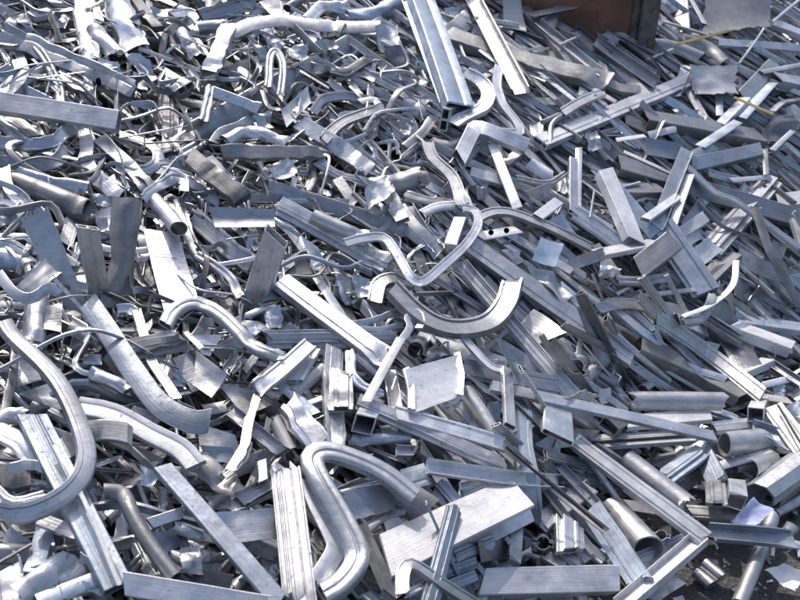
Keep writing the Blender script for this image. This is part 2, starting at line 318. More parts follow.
def sheetmesh(bm, c, thickn, amp, seed, res=16, jag=0.0, curl=0.0):
    """bent sheet spanning four 3D corners, with torn outline and real thickness"""
    uvl = bm.loops.layers.uv.verify(); rnd = random.Random(seed)
    a, b, cc, d = c; nrm = (b - a).cross(d - a) + (cc - b).cross(a - b)
    nrm = -nrm.normalized() if nrm.dot(CAM - a) < 0 else nrm.normalized()
    size = ((b - a).length + (d - a).length + (cc - b).length + (cc - d).length) / 4; so = Vector((seed * 2.3, seed * .7, seed * 1.9))
    top, bot = [], []
    fold = [(rnd.uniform(.1, .9), rnd.uniform(-1, 1), rnd.uniform(0, math.pi)) for _ in range(4)]
    for i in range(res + 1):
        rt, rb = [], []
        for j in range(res + 1):
            u, v = i / res, j / res
            uu, vv = u, v
            if jag:
                e = min(u, 1 - u, v, 1 - v)
                if e == 0:
                    q = noise.noise(Vector((u * 9, v * 9, seed))) * jag
                    uu += (0.5 - u) * abs(q) * 2; vv += (0.5 - v) * abs(q) * 2
            p = (a * (1 - uu) + b * uu) * (1 - vv) + (d * (1 - uu) + cc * uu) * vv
            q = p * (1.6 / size) + so
            h = noise.noise(q) + .25 * noise.noise(q * 2.3)
            # creases: sharp folds across the sheet
            cr = sum(k * abs((u - f) * math.cos(an) + (v - .5) * math.sin(an)) for f, k, an in fold)
            off = nrm * size * (amp * h + amp * 1.1 * cr + curl * ((v - .5) ** 2 * 4 - .5)) 
            if amp > .12: off += noise.noise_vector(q * 1.3) * size * amp * .5 + noise.noise_vector(q * 4) * size * .02
            p = p + off
            rt.append(bm.verts.new(p)); rb.append(bm.verts.new(p - nrm * thickn))
        top.append(rt); bot.append(rb)
    def quad(vs, uv):
        try: f = bm.faces.new(vs)
        except ValueError: return
        for l, x in zip(f.loops, uv): l[uvl].uv = x
    for i in range(res):
        for j in range(res):
            uv = [(i * size / res, j * size / res), ((i + 1) * size / res, j * size / res), ((i + 1) * size / res, (j + 1) * size / res), (i * size / res, (j + 1) * size / res)]
            quad((top[i][j], top[i + 1][j], top[i + 1][j + 1], top[i][j + 1]), uv); quad((bot[i][j], bot[i][j + 1], bot[i + 1][j + 1], bot[i + 1][j]), uv)
    z = [(0, 0)] * 4
    for i in range(res):
        quad((top[i][0], bot[i][0], bot[i + 1][0], top[i + 1][0]), z); quad((top[i][res], top[i + 1][res], bot[i + 1][res], bot[i][res]), z)
        quad((top[0][i], top[0][i + 1], bot[0][i + 1], bot[0][i]), z); quad((top[res][i], bot[res][i], bot[res][i + 1], top[res][i + 1]), z)

def link(name, bm, mat, parent=None, origin=None, sharp=32):
    bmesh.ops.recalc_face_normals(bm, faces=bm.faces)
    me = bpy.data.meshes.new(name)
    o0 = origin if origin is not None else (sum((v.co for v in bm.verts), Vector()) / max(1, len(bm.verts)))
    bmesh.ops.translate(bm, verts=bm.verts, vec=-o0); bm.to_mesh(me); bm.free()
    for m in (mat if isinstance(mat, list) else [mat]): me.materials.append(m)
    me.shade_smooth(); me.set_sharp_from_angle(angle=math.radians(sharp))
    o = bpy.data.objects.new(name, me); COL.objects.link(o); o.location = o0
    if parent is not None: o.parent = parent; o.matrix_parent_inverse = Matrix.Identity(4); o.location = o0 - parent.location
    return o
# ------------------------------------------------------------------ the pieces
# @x,y = corner of a 200 x 150 patch of the photo; coordinates are quarter pixels in that patch.
# kind material width lift_cm roll flags | points (x,y or x,y,lift) | label
TABLE = '''
@0,0
gbox m 80 8 10 tdp2|20,135 300,245 540,360|long dented box tube with a torn right end below the two standing curved panels
strip g 45 3 20 |60,190 300,300 530,410|grey strip running just under the long dented box tube near the top left
half p 105 8 0 |450,-20 490,80 535,195|wide shiny curved panel standing upright near the top left corner
half s 62 9 0 |385,115 415,160 460,225|short shiny tab leaning left of the wide upright curved panel
trim p 85 6 15 |320,-20 305,70 345,170 370,250|glossy fluted trim curving down left of the short shiny tab
box d 50 5 0 |530,-10 640,125|dark narrow box tube sloping right of the wide upright curved panel
foil p 4 .22 j|-15,10 110,15 125,110 10,130|crumpled shiny sheet filling the top left corner
trim s 48 8 20 |145,185 200,255 235,330 245,410|bent trim hanging down in front of the long dented box tube at left
strip s 55 7 -20 |-10,375 45,325 85,280 70,240|pale strip curling up at the left edge above the open box tube
strip m 40 5 10 |90,325 160,290 235,258|short pale strip crossing behind the hanging bent trim at left
box b 50 4 0 |-10,310 100,360 200,415|bluish box tube just above the open box tube at the left edge
box s 84 11 -5 n|-15,412,10 475,488,13|thick bright box tube with its open end pointing right near the left edge
trim g 55 4 0 |-10,450 80,490 145,550|dull trim under the thick bright open box tube at the left edge
trim p 58 9 0 d|-10,570 130,580 230,565 290,505|shiny trim with its right end kicked up below the thick bright open box tube
trim m 60 8 10 d|-10,650 120,655 215,650 270,590|folded trim directly under the shiny trim with the kicked up end
strip s 60 7 15 d|300,495 345,560 345,650 400,720 480,785|long wavy strip dropping below the middle of the thick bright open box tube
box m 55 7 0 c|400,560 480,640 590,760|bright narrow tube with a crushed lower end left of the dark fluted post
trim s 50 6 0 |480,540 600,580 640,640 600,680 520,690|trim bent round in a loop below the dark fluted post near top left
dbl m 75 9 -10 |655,285,8 745,325,11|short twin chamber tube with its black open end facing right near the top left
foil p 7 .28 j|500,215 600,240 640,340 560,310|jagged crumpled shiny sheet left of the short twin chamber tube
foil s 8 .2 j|530,290 590,295 590,375 540,355|small bright crumpled scrap at the torn end of the long dented box tube
rib d 80 5 0 T|670,330 685,460 690,610|dark fluted post standing under the short twin chamber tube
trim p 45 6 0 |690,60 760,40 820,85|shiny curled trim at the top near the dark narrow box tube
half p 60 6 10 |725,125 765,160 800,215|small shiny curved panel right of the dark narrow box tube
sheet g 4 .06 |690,205 800,300 800,370 715,260|grey folded sheet above the short twin chamber tube's open end
trim d 60 4 0 |545,380 610,440 650,550|dark curved trim left of the dark fluted post
trim s 42 7 0 |245,300 300,345 372,368|small pale trim ending at a crumpled tip left of the black slot
foil p 7 .25 j|335,305 375,330 390,400 345,385|small crumpled shiny tip at the left of the box tube's black slot
trim m 35 4 0 |-10,180 30,230 38,285|thin curved trim at the far left edge below the crumpled corner sheet
trim m 36 5 0 |20,150 80,220 105,290|curved trim just right of the thin one at the far left edge
foil m 4 .28 j|200,80 260,90 275,180 200,165|crumpled scrap left of the glossy fluted trim near the top left
box w 45 4 0 |125,68 205,52|short pale box tube at the top between two crumpled shiny scraps
half g 60 3 0 |200,470 175,555|dull curved panel hidden under the left part of the thick bright tube
foil p 6 .22 j|385,230 480,255 495,300 400,275|crumpled shiny scrap above the torn right part of the long dented tube
foil p 5 .28 j|600,25 690,25 700,100 640,95|crumpled shiny scrap at the top right of the dark narrow tube
trim m 40 4 0 |345,-10 385,40 400,100|trim between the glossy fluted trim and the wide upright curved panel
half s 50 5 0 |-10,455 60,520 20,560|half hidden bright curved panel at the left edge under the thick bright tube
strip g 50 3 0 |380,470 480,540 560,590|grey strip under the open end of the thick bright tube
@200,0
rib m 62 9 10 |5,65 120,35 225,5|fluted bar lying at the top edge left of the S curved band
strip s 62 10 -15 |118,135 200,95 330,75 430,92 600,104 720,104|S curved wide band crossing the top above the long flat grey band
trim s 52 9 0 k|430,80 485,22 600,22|bent trim with a raised elbow at the top above the S curved band
half b 70 8 10 d|580,75 700,60 800,0|bluish dented curved panel right of the raised elbow trim at the top
strip m 88 6 0 n|-20,540 750,100|very long flat grey band rising from left to right in the upper middle
box s 62 11 15 |115,110 95,195 40,310|bright bent box tube pointing down from the left end of the S curved band
trim s 50 10 0 d|45,345 30,420 12,490|fluted folded end hanging below the bright bent box tube
box s 42 11 20 |55,368 150,405 238,436|short bright box tube lying over the left part of the very long flat grey band
foil p 8 .22 j|215,455 285,440 300,515 235,510|shiny knob shaped scrap left of the leaf shaped bright plate
sheet w 8 .05 |325,440 430,345 445,410 345,512|leaf shaped bright plate under the very long flat grey band
trim m 42 12 0 |270,350 285,260 312,205 338,250 325,385|narrow trim bent into an upside down U over the flat grey band
foil p 8 .2 j|340,190 430,180 430,240 350,250|shiny crumpled scrap just right of the upside down U trim
foil s 9 .24 j|195,165 260,190 300,265 250,255|twisted bright scrap left of the upside down U trim
strip s 40 8 0 |55,570 85,525 150,505 215,465|thin strip with a hooked left end below the flat grey band at left
half m 55 8 0 |100,560 200,525 290,548 350,580|arched panel under the leaf shaped bright plate
sheet d 3 .06 |100,270 230,220 260,330 140,365|dark flat sheet in the gap left of the upside down U trim
trim s 42 8 10 |450,455 490,395 580,380 680,405|arched trim with its left end down, right of the leaf shaped plate
trim s 50 10 0 |500,565 580,485 700,440 740,430|bright curved trim rising right under the arched trim
strip s 30 10 0 |640,405 700,398 722,440|small hooked strip joining the arched trim and the bright curved trim
rib s 42 7 0 |575,255 690,305 815,368|thin ribbed bar sloping right from the middle of the long flat grey band
trim d 45 8 0 |520,285 590,300 680,235|dark bowl shaped trim crossing the thin ribbed bar
strip d 32 9 40 |375,108 440,170 505,230|thin dark strip sloping under the S curved band
half s 48 6 0 |265,110 290,160 330,188|small curved panel in the gap under the S curved band
box s 64 8 10 |390,490 540,610 690,690|bright tube sloping down right from the leaf shaped plate
strip s 30 6 0 |600,320 655,395|short thin strip under the thin ribbed bar
box m 30 6 0 |690,255 680,395|thin upright tube crossing the thin ribbed bar
chn m 42 5 0 |490,430 560,510 650,600|channel bar sloping down inside the arched trim
trim m 48 5 0 |680,470 695,560|short upright trim below the small hooked strip
foil p 7 .24 j|690,130 780,110 800,200 720,215|shiny crumpled scrap at the right end of the long flat grey band
pipe d 70 5 0 |765,200,8 800,290,3|dark open pipe beside the shiny scrap at the right end of the flat grey band
trim g 50 5 0 |560,545 660,595|dull trim below the bright curved trim rising right
half s 50 6 0 |-15,115 90,108|pale curved panel under the fluted bar at the top edge
sheet g 4 .06 |90,70 200,60 180,115 100,125|grey sheet under the fluted bar at the top edge
sheet m 5 .05 |235,5 340,-10 410,65 300,75|flat pale sheet at the top edge above the S curved band
sheet m 6 .05 |380,110 480,130 450,200 405,165|pale sheet right of the thin dark strip under the S curved band
foil s 6 .2 j|450,170 540,158 550,200 470,225|bright crumpled scrap between the S curved band and the flat grey band
box m 38 6 0 |170,55 235,150|narrow tube sloping down behind the left end of the S curved band
pipe m 34 6 0 |350,40 420,-10|small pipe at the top edge behind the raised elbow trim
foil g 4 .2 j|740,480 800,460 800,560 750,580|dull crumpled scrap right of the bright curved trim
@400,0
gbox b 122 13 0 2n|80,-10 235,432|big dirty blue box tube sloping down from the top edge
dbl g 85 11 75 |178,480,12 228,440,5|open twin chamber tube end under the foot of the big dirty blue box tube
chn s 62 12 20 |290,-15 350,50 400,180 440,280 490,372|long bright bar curving down from the top right of the big dirty blue tube
sheet w 8 .03 |410,-15 480,-15 503,132 418,112|pale rectangular plate standing at the top edge left of the rusty container
box n 82 7 0 |185,140 400,210 600,290 810,350|long weathered beam sloping right behind the curving bright bar
strip g 48 5 0 |235,235 400,262|grey strip under the left part of the long weathered beam
box m 50 5 0 |420,410 600,420 820,420|level grey tube below the foot of the curving bright bar
chn s 45 10 0 |550,92 660,190 820,312|long bar with a sunlit edge sloping right just below the rusty container
box g 50 8 0 |490,35 590,160 695,260|grey tube beside the long sunlit edge bar below the rusty container
strip d 60 6 0 |530,190 640,240 745,305|dark strip above the right part of the long weathered beam
strip s 38 4 0 |430,115 560,260 660,400 755,540|very long narrow strip passing under the weathered beam towards lower right
strip s 45 12 0 |520,60 640,32 778,8|pale strip jutting right across the front of the rusty container
sheet s 10 .05 |600,40 650,0 615,140 570,100|pale triangular plate standing against the rusty container
trim s 62 12 0 |258,290 325,320 362,375 340,430 205,492|bright trim bent like an elbow at the foot of the big blue tube
trim s 42 13 0 |396,265 385,340 410,420 470,490 492,535 400,528|narrow trim bent into a hook right of the bright elbow trim
box s 60 13 15 k|235,640 298,505 410,550 522,592|grey box tube bent in a sharp upside down V right of the twin chamber end
strip b 75 7 0 |195,135 295,55|short bluish strip right of the upper part of the big dirty blue tube
pipe m 25 9 0 |290,75 380,90 472,102|thin pipe lying across behind the long curving bright bar
foil p 6 .2 j|170,30 285,20 280,70 190,75|shiny crumpled scrap right of the top of the big dirty blue tube
sheet d 4 .07 |-5,200 80,190 60,290 0,335|dark sheet left of the big dirty blue tube
trim s 46 8 0 |-15,358 50,398 130,402|pale trim ending at the left side of the big dirty blue tube
trim g 45 8 0 |20,590 90,530 122,470|dull curved trim below the twin chamber tube end
foil m 6 .22 j|60,290 110,278 122,370 70,355|crumpled scrap against the left side of the big blue tube
strip m 30 8 0 |330,310 405,265|short narrow strip above the elbow trim
rib s 72 10 0 |560,565 800,480 1060,375 1250,280|very long ribbed bar sweeping up to the right with a thin pointed tip
trim s 46 11 0 |650,450 720,408 810,370|short bright trim lying above the very long ribbed bar
rod d 22 10 0 |600,580 605,500 655,455 570,490|thin dark rod bent double left of the short bright trim
foil s 9 .2 j|735,540 785,520 805,600 750,610|bright crumpled end on the right part of the very long narrow strip
ang d 40 9 0 |690,115 765,165 840,232|dark angle bar standing against the foot of the rusty container
rod s 14 11 0 |720,145 690,160 640,182|thin bright rod in front of the rusty container
foil w 10 .2 j|720,355 790,385 740,415 705,395|white torn scrap right of the weathered beam
trim m 62 6 0 |500,430 540,480 562,600|dull trim curving down right of the hook shaped trim
half s 52 7 0 |120,575 200,590 260,560|small bright panel below the twin chamber tube end
chn m 42 7 0 |120,425 155,470|short channel between the blue tube and the twin chamber end
foil g 5 .2 j|0,450 50,440 70,540 10,560|dull crumpled scrap at the left below the pale trim by the blue tube
half g 60 6 0 |-5,410 60,440 100,430|dull panel under the pale trim left of the blue tube's foot
box g 55 4 0 |290,340 330,400|small grey tube left of the hook shaped trim
@600,0
chn s 48 11 0 |-20,165 120,250 230,338|long bar with sunlit edge running down right under the rusty container's post
strip m 42 8 0 |50,245 120,330 192,392|narrow pale strip below the foot of the steel post
sheet w 9 .08 |-5,245 25,260 45,320 0,335|white triangular plate left of the narrow pale strip by the steel post
box n 42 8 0 |-20,310 80,355 160,362|dirty tube under the white triangular plate by the steel post
ang b 42 9 0 |300,382 348,262|short bluish angle bar standing right of the tip of the very long ribbed bar
sheet d 12 .05 j|432,-60 692,-60 690,108 420,122|big dull grey panel standing at the top edge in the right background
strap y 12 16 0|288,182 400,150 520,122|long yellow strap lying below the big dull grey panel
strap y 17 16 0|535,388 610,420 692,456|short yellow strap right of the blurry grey plate
half g 62 8 0 |330,160 430,190 495,255|dull curved panel below the long yellow strap
sheet g 10 .10 j|350,262 552,260 545,392 385,372|blurry grey plate in the right background below the long yellow strap
strip s 32 8 0 |335,335 430,490|thin pale strip sloping down left of the blurry grey plate's lower edge
strip b 28 9 0 |470,300 480,462|thin bluish upright strip in front of the blurry grey plate
box g 88 8 0 |175,478 420,520 645,560|wide grey bar with a sunlit top edge below the blurry grey plate
strip b 45 12 0 |400,585 470,532 552,485|bluish strip lying over the wide grey bar with sunlit edge
sheet b 9 .02 |185,552 335,575 310,640 180,620|flat light blue plate below the wide grey bar
strip w 26 10 0 |65,560 180,542|short white strip left of the wide grey bar
strip s 30 10 0 |195,540 305,514|short pale strip crossing the left part of the wide grey bar
box s 32 9 0 |470,172 620,185 800,195|level pale tube below the big dull grey panel at the right
strip b 30 9 0 |620,190 735,252|bluish strip sloping down from the level pale tube at right
box g 58 8 0 |560,400 690,262|dark grey tube rising right of the blurry grey plate
strip b 42 10 0 |565,470 690,330|bluish strip rising right beside the short yellow strap
box b 80 10 0 |700,325 810,345|thick bluish tube at the right edge near the short yellow strap
box s 42 10 0 |685,92 810,142|pale tube at the right edge beside the big dull grey panel
rod s 12 13 0 |690,90 810,-10|thin rod rising from the right side of the big dull grey panel
trim s 24 11 0 |645,290 740,272 810,258|thin bent trim above the thick bluish tube at right edge
rod m 9 12 0 |555,255 610,190 655,115|thin wire standing up from the blurry grey plate
strip g 58 7 0 |320,-20 330,128|grey strip standing at the top edge right of the steel post
strip w 22 9 0 |362,-10 420,95|thin white strip left of the big dull grey panel
rod m 12 8 0 |185,240 290,198|thin rod just right of the steel post
half m 66 7 0 |200,175 300,190 405,232|pale curved panel right of the steel post
foil d 7 .18 j|640,520 755,440 785,520 680,585|dark crumpled heap scrap at the right edge below the short yellow strap
strip s 22 11 0 |690,600 772,522|thin pale strip leaning at the right edge below the dark crumpled scrap
box m 48 8 0 |750,430 820,490|short tube at the right edge beside the dark crumpled scrap
trim m 26 10 0 |690,445 730,410 810,395|thin curved trim right of the short yellow strap's end
foil g 7 .2 j|290,430 400,438 380,475 300,465|dull crumpled scrap above the wide grey bar
box m 40 9 0 |480,502 580,400|narrow tube rising from the wide grey bar towards the yellow strap
box d 52 6 0 |95,482 230,545|dark tube left of the wide grey bar
strip b 40 6 0 |195,120 330,110|bluish strip right of the steel post under the dull curved debris
box g 46 6 0 |205,60 300,30|grey tube beside the top of the steel post
sheet g 6 .08 |215,330 300,400 290,430 240,420|small dull sheet right of the long sunlit edge bar's end
@0,150
trim p 56 8 0 d|65,85 150,112 240,142 355,150|crumpled shiny trim lying above the thick dull pipe at left
pipe d 92 6 0 |40,120,5 190,185,6 335,238,8|thick dull pipe below the crumpled shiny trim at left
trim m 48 9 0 |20,70 35,150 115,245|curved trim dropping left of the thick dull pipe
sheet g 9 .03 j|75,268,20 185,205,24 400,740,3 270,700,3|big grey plate with jagged top running down the left side
dbl m 82 12 0 n|350,308,26 372,430,17 402,610,4|upright twin chamber tube with a bright rimmed open top at left
box g 58 5 0 |300,262 260,385|short grey tube between the big grey plate and the upright twin chamber tube
box m 48 6 0 |318,385 285,480|narrow tube just left of the upright twin chamber tube
sheet s 13 .09 j|50,560 190,420 250,490 120,590|bright torn plate pointing up right over the big grey plate
strip s 42 14 30 |-10,490 60,575 130,592 200,552 245,578|wavy edged bright strip under the bright torn plate
trim m 60 8 0 |-15,375 60,398 105,425|short trim at the left edge beside the big grey plate
half b 75 6 0 |-15,440 60,450 110,480|bluish panel at the left edge under the short trim
half n 112 9 0 d|522,195,22 505,350,17 478,480,11 470,625,4|tall dirty curved plate standing right of the upright twin chamber tube
sheet s 8 .03 |572,320 715,345 805,640 655,650|smooth white plate right of the tall dirty curved plate
pipe m 66 12 0 |612,195,9 670,260,11 715,315,15|bright pipe with a dark open end above the smooth white plate
trim s 48 12 0 |570,200 620,145 690,110 730,115 735,170|bright bent trim above the pipe with the dark open end
trim m 52 8 0 |710,200 750,340 820,460|long trim curving down right of the smooth white plate
trim s 45 7 0 |640,80 730,110 815,165|pale trim sloping right above the bright bent trim
sheet g 6 .07 |380,250 470,220 475,330 395,320|grey scrap between the twin chamber tube's top and the tall dirty plate
foil p 8 .26 j|385,275 430,275 440,345 395,330|small crumpled shiny scrap touching the twin chamber tube's open top
trim d 46 5 0 |565,455 590,515 640,555|dark looped trim between the tall dirty plate and the white plate
strip s 52 6 0 |285,425 335,560|pale strip along the left side of the twin chamber tube
foil m 7 .2 j|365,170 475,190 470,235 385,225|crumpled scrap above the top of the tall dirty plate
foil w 12 .25 j|290,520 360,530 350,575 310,560|small white curled scrap at the foot of the big grey plate's right side
box g 60 4 0 |560,330 580,430|grey tube showing between the tall dirty plate and the white plate
foil p 4 .25 j|0,230 60,235 60,300 0,310|shiny crumpled scrap at the left edge above the short trim
chn m 50 6 0 |440,100 520,160 580,190|channel bar running down behind the bright bent trim
@200,150
sheet m 9 .03 |35,232 300,240 300,312 60,312|short wide plate with a bright top edge left of the long pale band
box n 72 11 0 |-25,35 90,130 188,208|dirty brownish tube sloping down above the short wide plate
sheet w 7 .03 |0,40 50,20 145,115 60,180|smooth bright plate behind the dirty brownish tube
strip b 42 8 0 |-10,155 78,212|bluish strip under the dirty brownish tube
box n 54 10 0 |85,12 240,25 350,15 482,10|weathered wavy tube lying level above the long pale band
foil p 9 .25 j|235,105 340,45 385,85 355,135|shiny crumpled scrap above the left end of the long pale band
strip m 66 8 0 |275,150 450,205 620,260 840,328|long pale band sloping right across the middle of the heap
rib m 84 10 0 |315,222 450,300 600,365 745,440|wide tapering ribbed extrusion just below the long pale band
half m 62 12 0 |450,262 560,300 675,355|dented curved panel lying on the wide tapering ribbed extrusion
foil p 13 .2 j|625,190 730,105 760,190 640,275|large crumpled shiny scrap over the middle of the long pale band
half n 90 11 0 D|700,130 760,125 860,100|crushed dull panel right of the large crumpled shiny scrap
box m 100 10 12 n|305,345,28 265,470,18 212,630,4|upright grey square tube with an open white rimmed top
trim m 55 10 0 |-15,420 60,465 120,510 168,590|bent trim left of the upright grey square tube
trim g 84 7 0 |-25,265 80,350 150,415 222,465|wide dull fluted trim sloping down to the upright grey square tube
sheet d 6 .02 |335,420 455,400 570,495 345,502|dark flat sheet with a sharp lower edge right of the upright grey square tube
strip s 42 9 0 |465,505 540,605 600,712|straight pale strip below the dark sharp edged sheet
sheet m 8 .05 |405,345 470,390 530,490 455,480|pale folded sheet above the dark sharp edged sheet
trim m 50 7 0 |300,270 380,340 485,490|trim running down right of the upright tube's open top
box m 50 7 0 |300,400 350,480|short tube against the right side of the upright grey square tube
box s 45 8 0 |550,120 625,222|short bright tube crossing behind the long pale band
rib m 42 8 0 |470,45 560,95 700,135|narrow ribbed bar right of the weathered wavy tube
box s 55 12 0 |748,185 815,300|bright tube sloping down right of the large crumpled shiny scrap
foil m 9 .24 j|608,500 680,510 690,590 620,595|crumpled scrap below the wide tapering ribbed extrusion's right end
trim m 70 11 0 |700,610 715,530 770,510 850,545|wide bent trim hugging the left end of the sweeping curved bumper
trim d 40 6 0 |440,50 460,120 430,165|dark curved trim under the weathered wavy tube
trim d 50 5 0 |480,85 510,110 545,155|dark trim under the narrow ribbed bar
ang d 40 8 0 |185,178 320,192|dark angle bar left of the long pale band's start
chn m 45 11 0 |250,590 320,575 385,578|short dull channel at the head of the wide grooved bar
strip d 45 5 0 |560,430 705,495|dark strip under the wide tapering ribbed extrusion
trim g 55 5 0 |180,340 230,400|dull trim behind the upright tube's left side
foil m 5 .2 j|160,320 230,330 240,400 190,400|crumpled scrap left of the upright tube's open top
box g 45 4 0 |20,330 110,470|grey tube under the wide dull fluted trim
strip b 60 4 0 |-10,470 40,590|bluish strip under the bent trim left of the upright tube
sheet m 6 .05 |550,500 610,520 600,590 530,560|small pale sheet right of the straight pale strip
foil s 8 .22 j|310,480 340,490 350,550 320,545|tiny bright crumpled scrap at the right foot of the upright tube
@400,150
trim s 37 15 0 2|-220,372 -160,356 -70,350 -20,410 40,512 92,527 180,455 260,380 310,300 300,245 250,230|narrow shiny trim bent into a big S in the middle of the heap
trim s 56 13 0 |110,-30 130,30 210,110 248,222|bright grooved bar with a slight bend above the big S trim
box s 40 10 0 |370,-15 430,130 472,242|long thin bright tube sloping down right of the bent grooved bar
trim s 48 11 0|305,275 370,240 440,243 600,305 770,392|long arched trim running right from the loop of the big S trim
strip s 58 12 -20 |315,345 410,330 478,315|short bracket strip with two round holes below the arched trim
rib m 92 12 -8 2|275,370 450,488 640,620 930,830|very long straight weathered beam sloping down right through the middle
rib s 72 10 0 |240,450 400,620 695,985|long straight fluted bar diving under the sweeping curved bumper
trim s 84 15 -25 2|-30,550 60,640 150,695 250,712 360,685 425,610 450,520|sweeping curved bumper turned up at its right end
strip n 20 11 0 |470,350 600,460 810,625|thin dull strip right of the very long straight weathered beam
sheet b 12 .06 |530,440 560,350 655,375 620,470|bluish folded plate right of the very long straight weathered beam
foil p 11 .2 |480,440 600,490 690,590 640,610|long shiny crumpled scrap along the right side of the weathered beam
box b 46 11 0 |420,405 482,455|short bluish tube below the bracket with two holes
foil w 11 .12 j|650,445 800,392 835,435 690,480|white torn sheet right of the bluish folded plate
sheet m 8 .05 |590,285 650,250 705,335 620,300|small pale sheet below the middle of the long arched trim
box w 42 11 0 |548,272 632,208|short white tube standing above the long arched trim
trim n 30 10 0 |465,110 590,132 665,90|brownish thin trim right of the long thin bright tube
sheet w 10 .06 |500,165 600,128 605,165 530,182|small white pointed plate below the brownish thin trim
half s 60 8 0 |520,50 605,105|short bright panel above the brownish thin trim
box m 36 9 0 |690,35 692,255|dark edged upright tube left of the white bar's foot
strip s 30 9 0 |716,-10 710,245|thin pale strip standing just right of the dark edged upright tube
rib s 70 9 0 |690,240 850,350 920,405|fluted bar sloping right behind the white torn sheet
strip m 75 9 15 |-15,225 50,320 180,425|wide dull strip sloping down inside the big S trim
chn m 46 10 0 |30,220 100,320 152,398|channel bar inside the big S trim beside the wide dull strip
box s 52 11 0 |240,280,10 200,392,14|short tube with a dark open foot inside the big S trim
trim s 42 11 0 |90,255 150,228 222,222|short bent trim at the upper inside of the big S trim
half n 82 9 0 D|-10,120 90,110 170,165|crushed dull panel left of the bent grooved bar
trim s 46 9 0 |15,178 100,205 215,212|bright lipped trim under the crushed dull panel
box s 46 7 0 |280,90 415,132|bright tube between the bent grooved bar and the long thin tube
box g 62 9 0 |215,75 295,-25|grey tube leaning up behind the bent grooved bar
box m 55 6 0 |55,400 105,510|tube hidden behind the lower loop of the big S trim
trim m 60 6 0 |160,500 205,600|dull trim dropping below the lower loop of the big S trim
half p 52 10 0 |640,540 730,625|small shiny panel right of the long crumpled scrap
rod b 10 11 0 |760,272 777,165|thin bluish rod standing near the white bar's foot
foil s 9 .24 j|225,235 270,250 275,330 240,320|bright crumpled scrap inside the upper loop of the big S trim
foil m 5 .2 j|400,370 440,360 420,420 390,400|crumpled scrap left of the short bluish tube
trim s 46 6 0 |180,470 260,500|small bright trim beside the head of the fluted diving bar
trim d 45 6 0 |700,440 760,480 780,560|dark trim below the white torn sheet
half d 60 4 0 |200,510 290,540 330,600|dark panel left of the fluted diving bar
foil g 6 .2 j|300,140 360,150 360,200 310,200|dull crumpled scrap left of the long thin bright tube's middle
sheet m 7 .06 |530,180 580,160 560,230 530,220|small sheet above the short white tube
box m 45 6 0 |420,60 470,20|short tube right of the long thin bright tube's upper part
half m 70 6 0 |640,120 660,190|dull panel left of the dark edged upright tube
@600,150
box w 78 13 -20 |15,88 80,225 135,372|big white sunlit tube sloping down right in the upper right half
box b 60 10 0 |45,140 120,230 225,345|bluish tube along the right side of the big white sunlit tube
ang b 52 13 0 |350,-5 290,150 228,305|long bluish angle bar leaning left in the right half
box w 34 14 0 |180,280 312,188|short white tube crossing the foot of the long bluish angle bar
box s 34 13 0 |365,90 330,190 288,312|narrow pale tube leaning beside the long bluish angle bar
box g 78 7 0 |70,60 200,95 340,150 480,190|long dark tube behind the long bluish angle bar
strip w 28 9 0 |95,5 180,45 285,92|thin white sunlit edge strip above the long dark tube
rib b 108 12 0 |245,305 330,425 425,570|thick bluish grooved bar sloping down in the right half
box g 92 14 0 |290,368,16 210,430,14 145,482,11|short dark tube with an open upper end beside the thick bluish grooved bar
sheet w 12 .01 |350,412 430,350 490,400 395,478|flat white square plate right of the thick bluish grooved bar
flatbox w 66 12 0 T|-20,420 100,398 228,372|white flat bar with ragged left end lying below the big white tube
foil p 13 .22 j|0,440 90,475 60,510 -5,505|shiny jagged scrap under the white ragged flat bar
trim s 56 11 0 d|60,518 150,520 272,508|dented bright trim right of the shiny jagged scrap
strip s 26 15 30 |545,442 530,540 440,620 330,665|thin strip curved like a sickle in the right half
box g 70 7 0 |400,545 530,425|dull tube below the flat white square plate
trim s 34 14 0 |350,70 460,170 540,202 660,290 800,395|long thin bright trim with a slight bend running down right
strip d 40 15 0 |620,228 680,400 800,620|dark strap shaped strip hanging in the right part
box g 76 9 0 |350,150 550,190 700,240 820,285|long grey tube behind the long thin bright trim
rib s 110 8 0 |440,385 560,250 680,115|wide ribbed panel rising right under the long thin bright trim
box s 50 9 0 |310,342 425,268|short pale tube left of the flat white square plate
sheet b 8 .03 |320,290 400,190 440,200 350,310|bluish sheet right of the narrow pale tube
box g 72 7 0 |540,432 680,490 820,525|dull long tube right of the sickle shaped strip
sheet g 8 .02 |550,480 700,600 610,640 540,580|flat grey plate right of the sickle shaped strip's end
box b 58 11 0 |350,65 480,42 640,2|bluish level tube at the top of the long bluish angle bar
strip b 46 12 0 |355,32 455,-15|short bluish strip resting on the bluish level tube
box w 68 9 0 |700,212 820,198|pale tube at the right edge above the end of the long grey tube
strip n 22 12 0 |660,-5 666,100|thin rusty upright strip at the right
strip s 24 11 0 |525,120 600,112 682,108|thin pale strip on top of the wide ribbed panel
box g 62 7 0 |75,165 250,162|dark level tube right of the big white tube's top
box w 40 11 0 |780,285 810,385|white tube end at the right edge by the long thin trim
sheet w 8 .05 |690,360 750,380 730,440 680,420|small pale plate beside the dark strap shaped strip
foil s 8 .2 j|250,500 275,500 260,560 235,555|small bright crumpled scrap by the dented bright trim's right end
trim m 36 9 0 |430,90 500,112 560,120|small curved trim above the long thin bright trim's bend
strip s 24 10 0 |450,370 545,265|thin bright edge strip on the wide ribbed panel
rod s 12 9 0 |80,150 160,130|thin bright rod above the dark level tube
box s 44 8 0 |300,400 400,330|pale tube behind the flat white square plate
box g 60 6 0 |620,520 750,600|grey tube in the right part below the dull long tube
strip s 26 9 0 |700,470 800,500|thin pale strip at the right edge above the grey tube
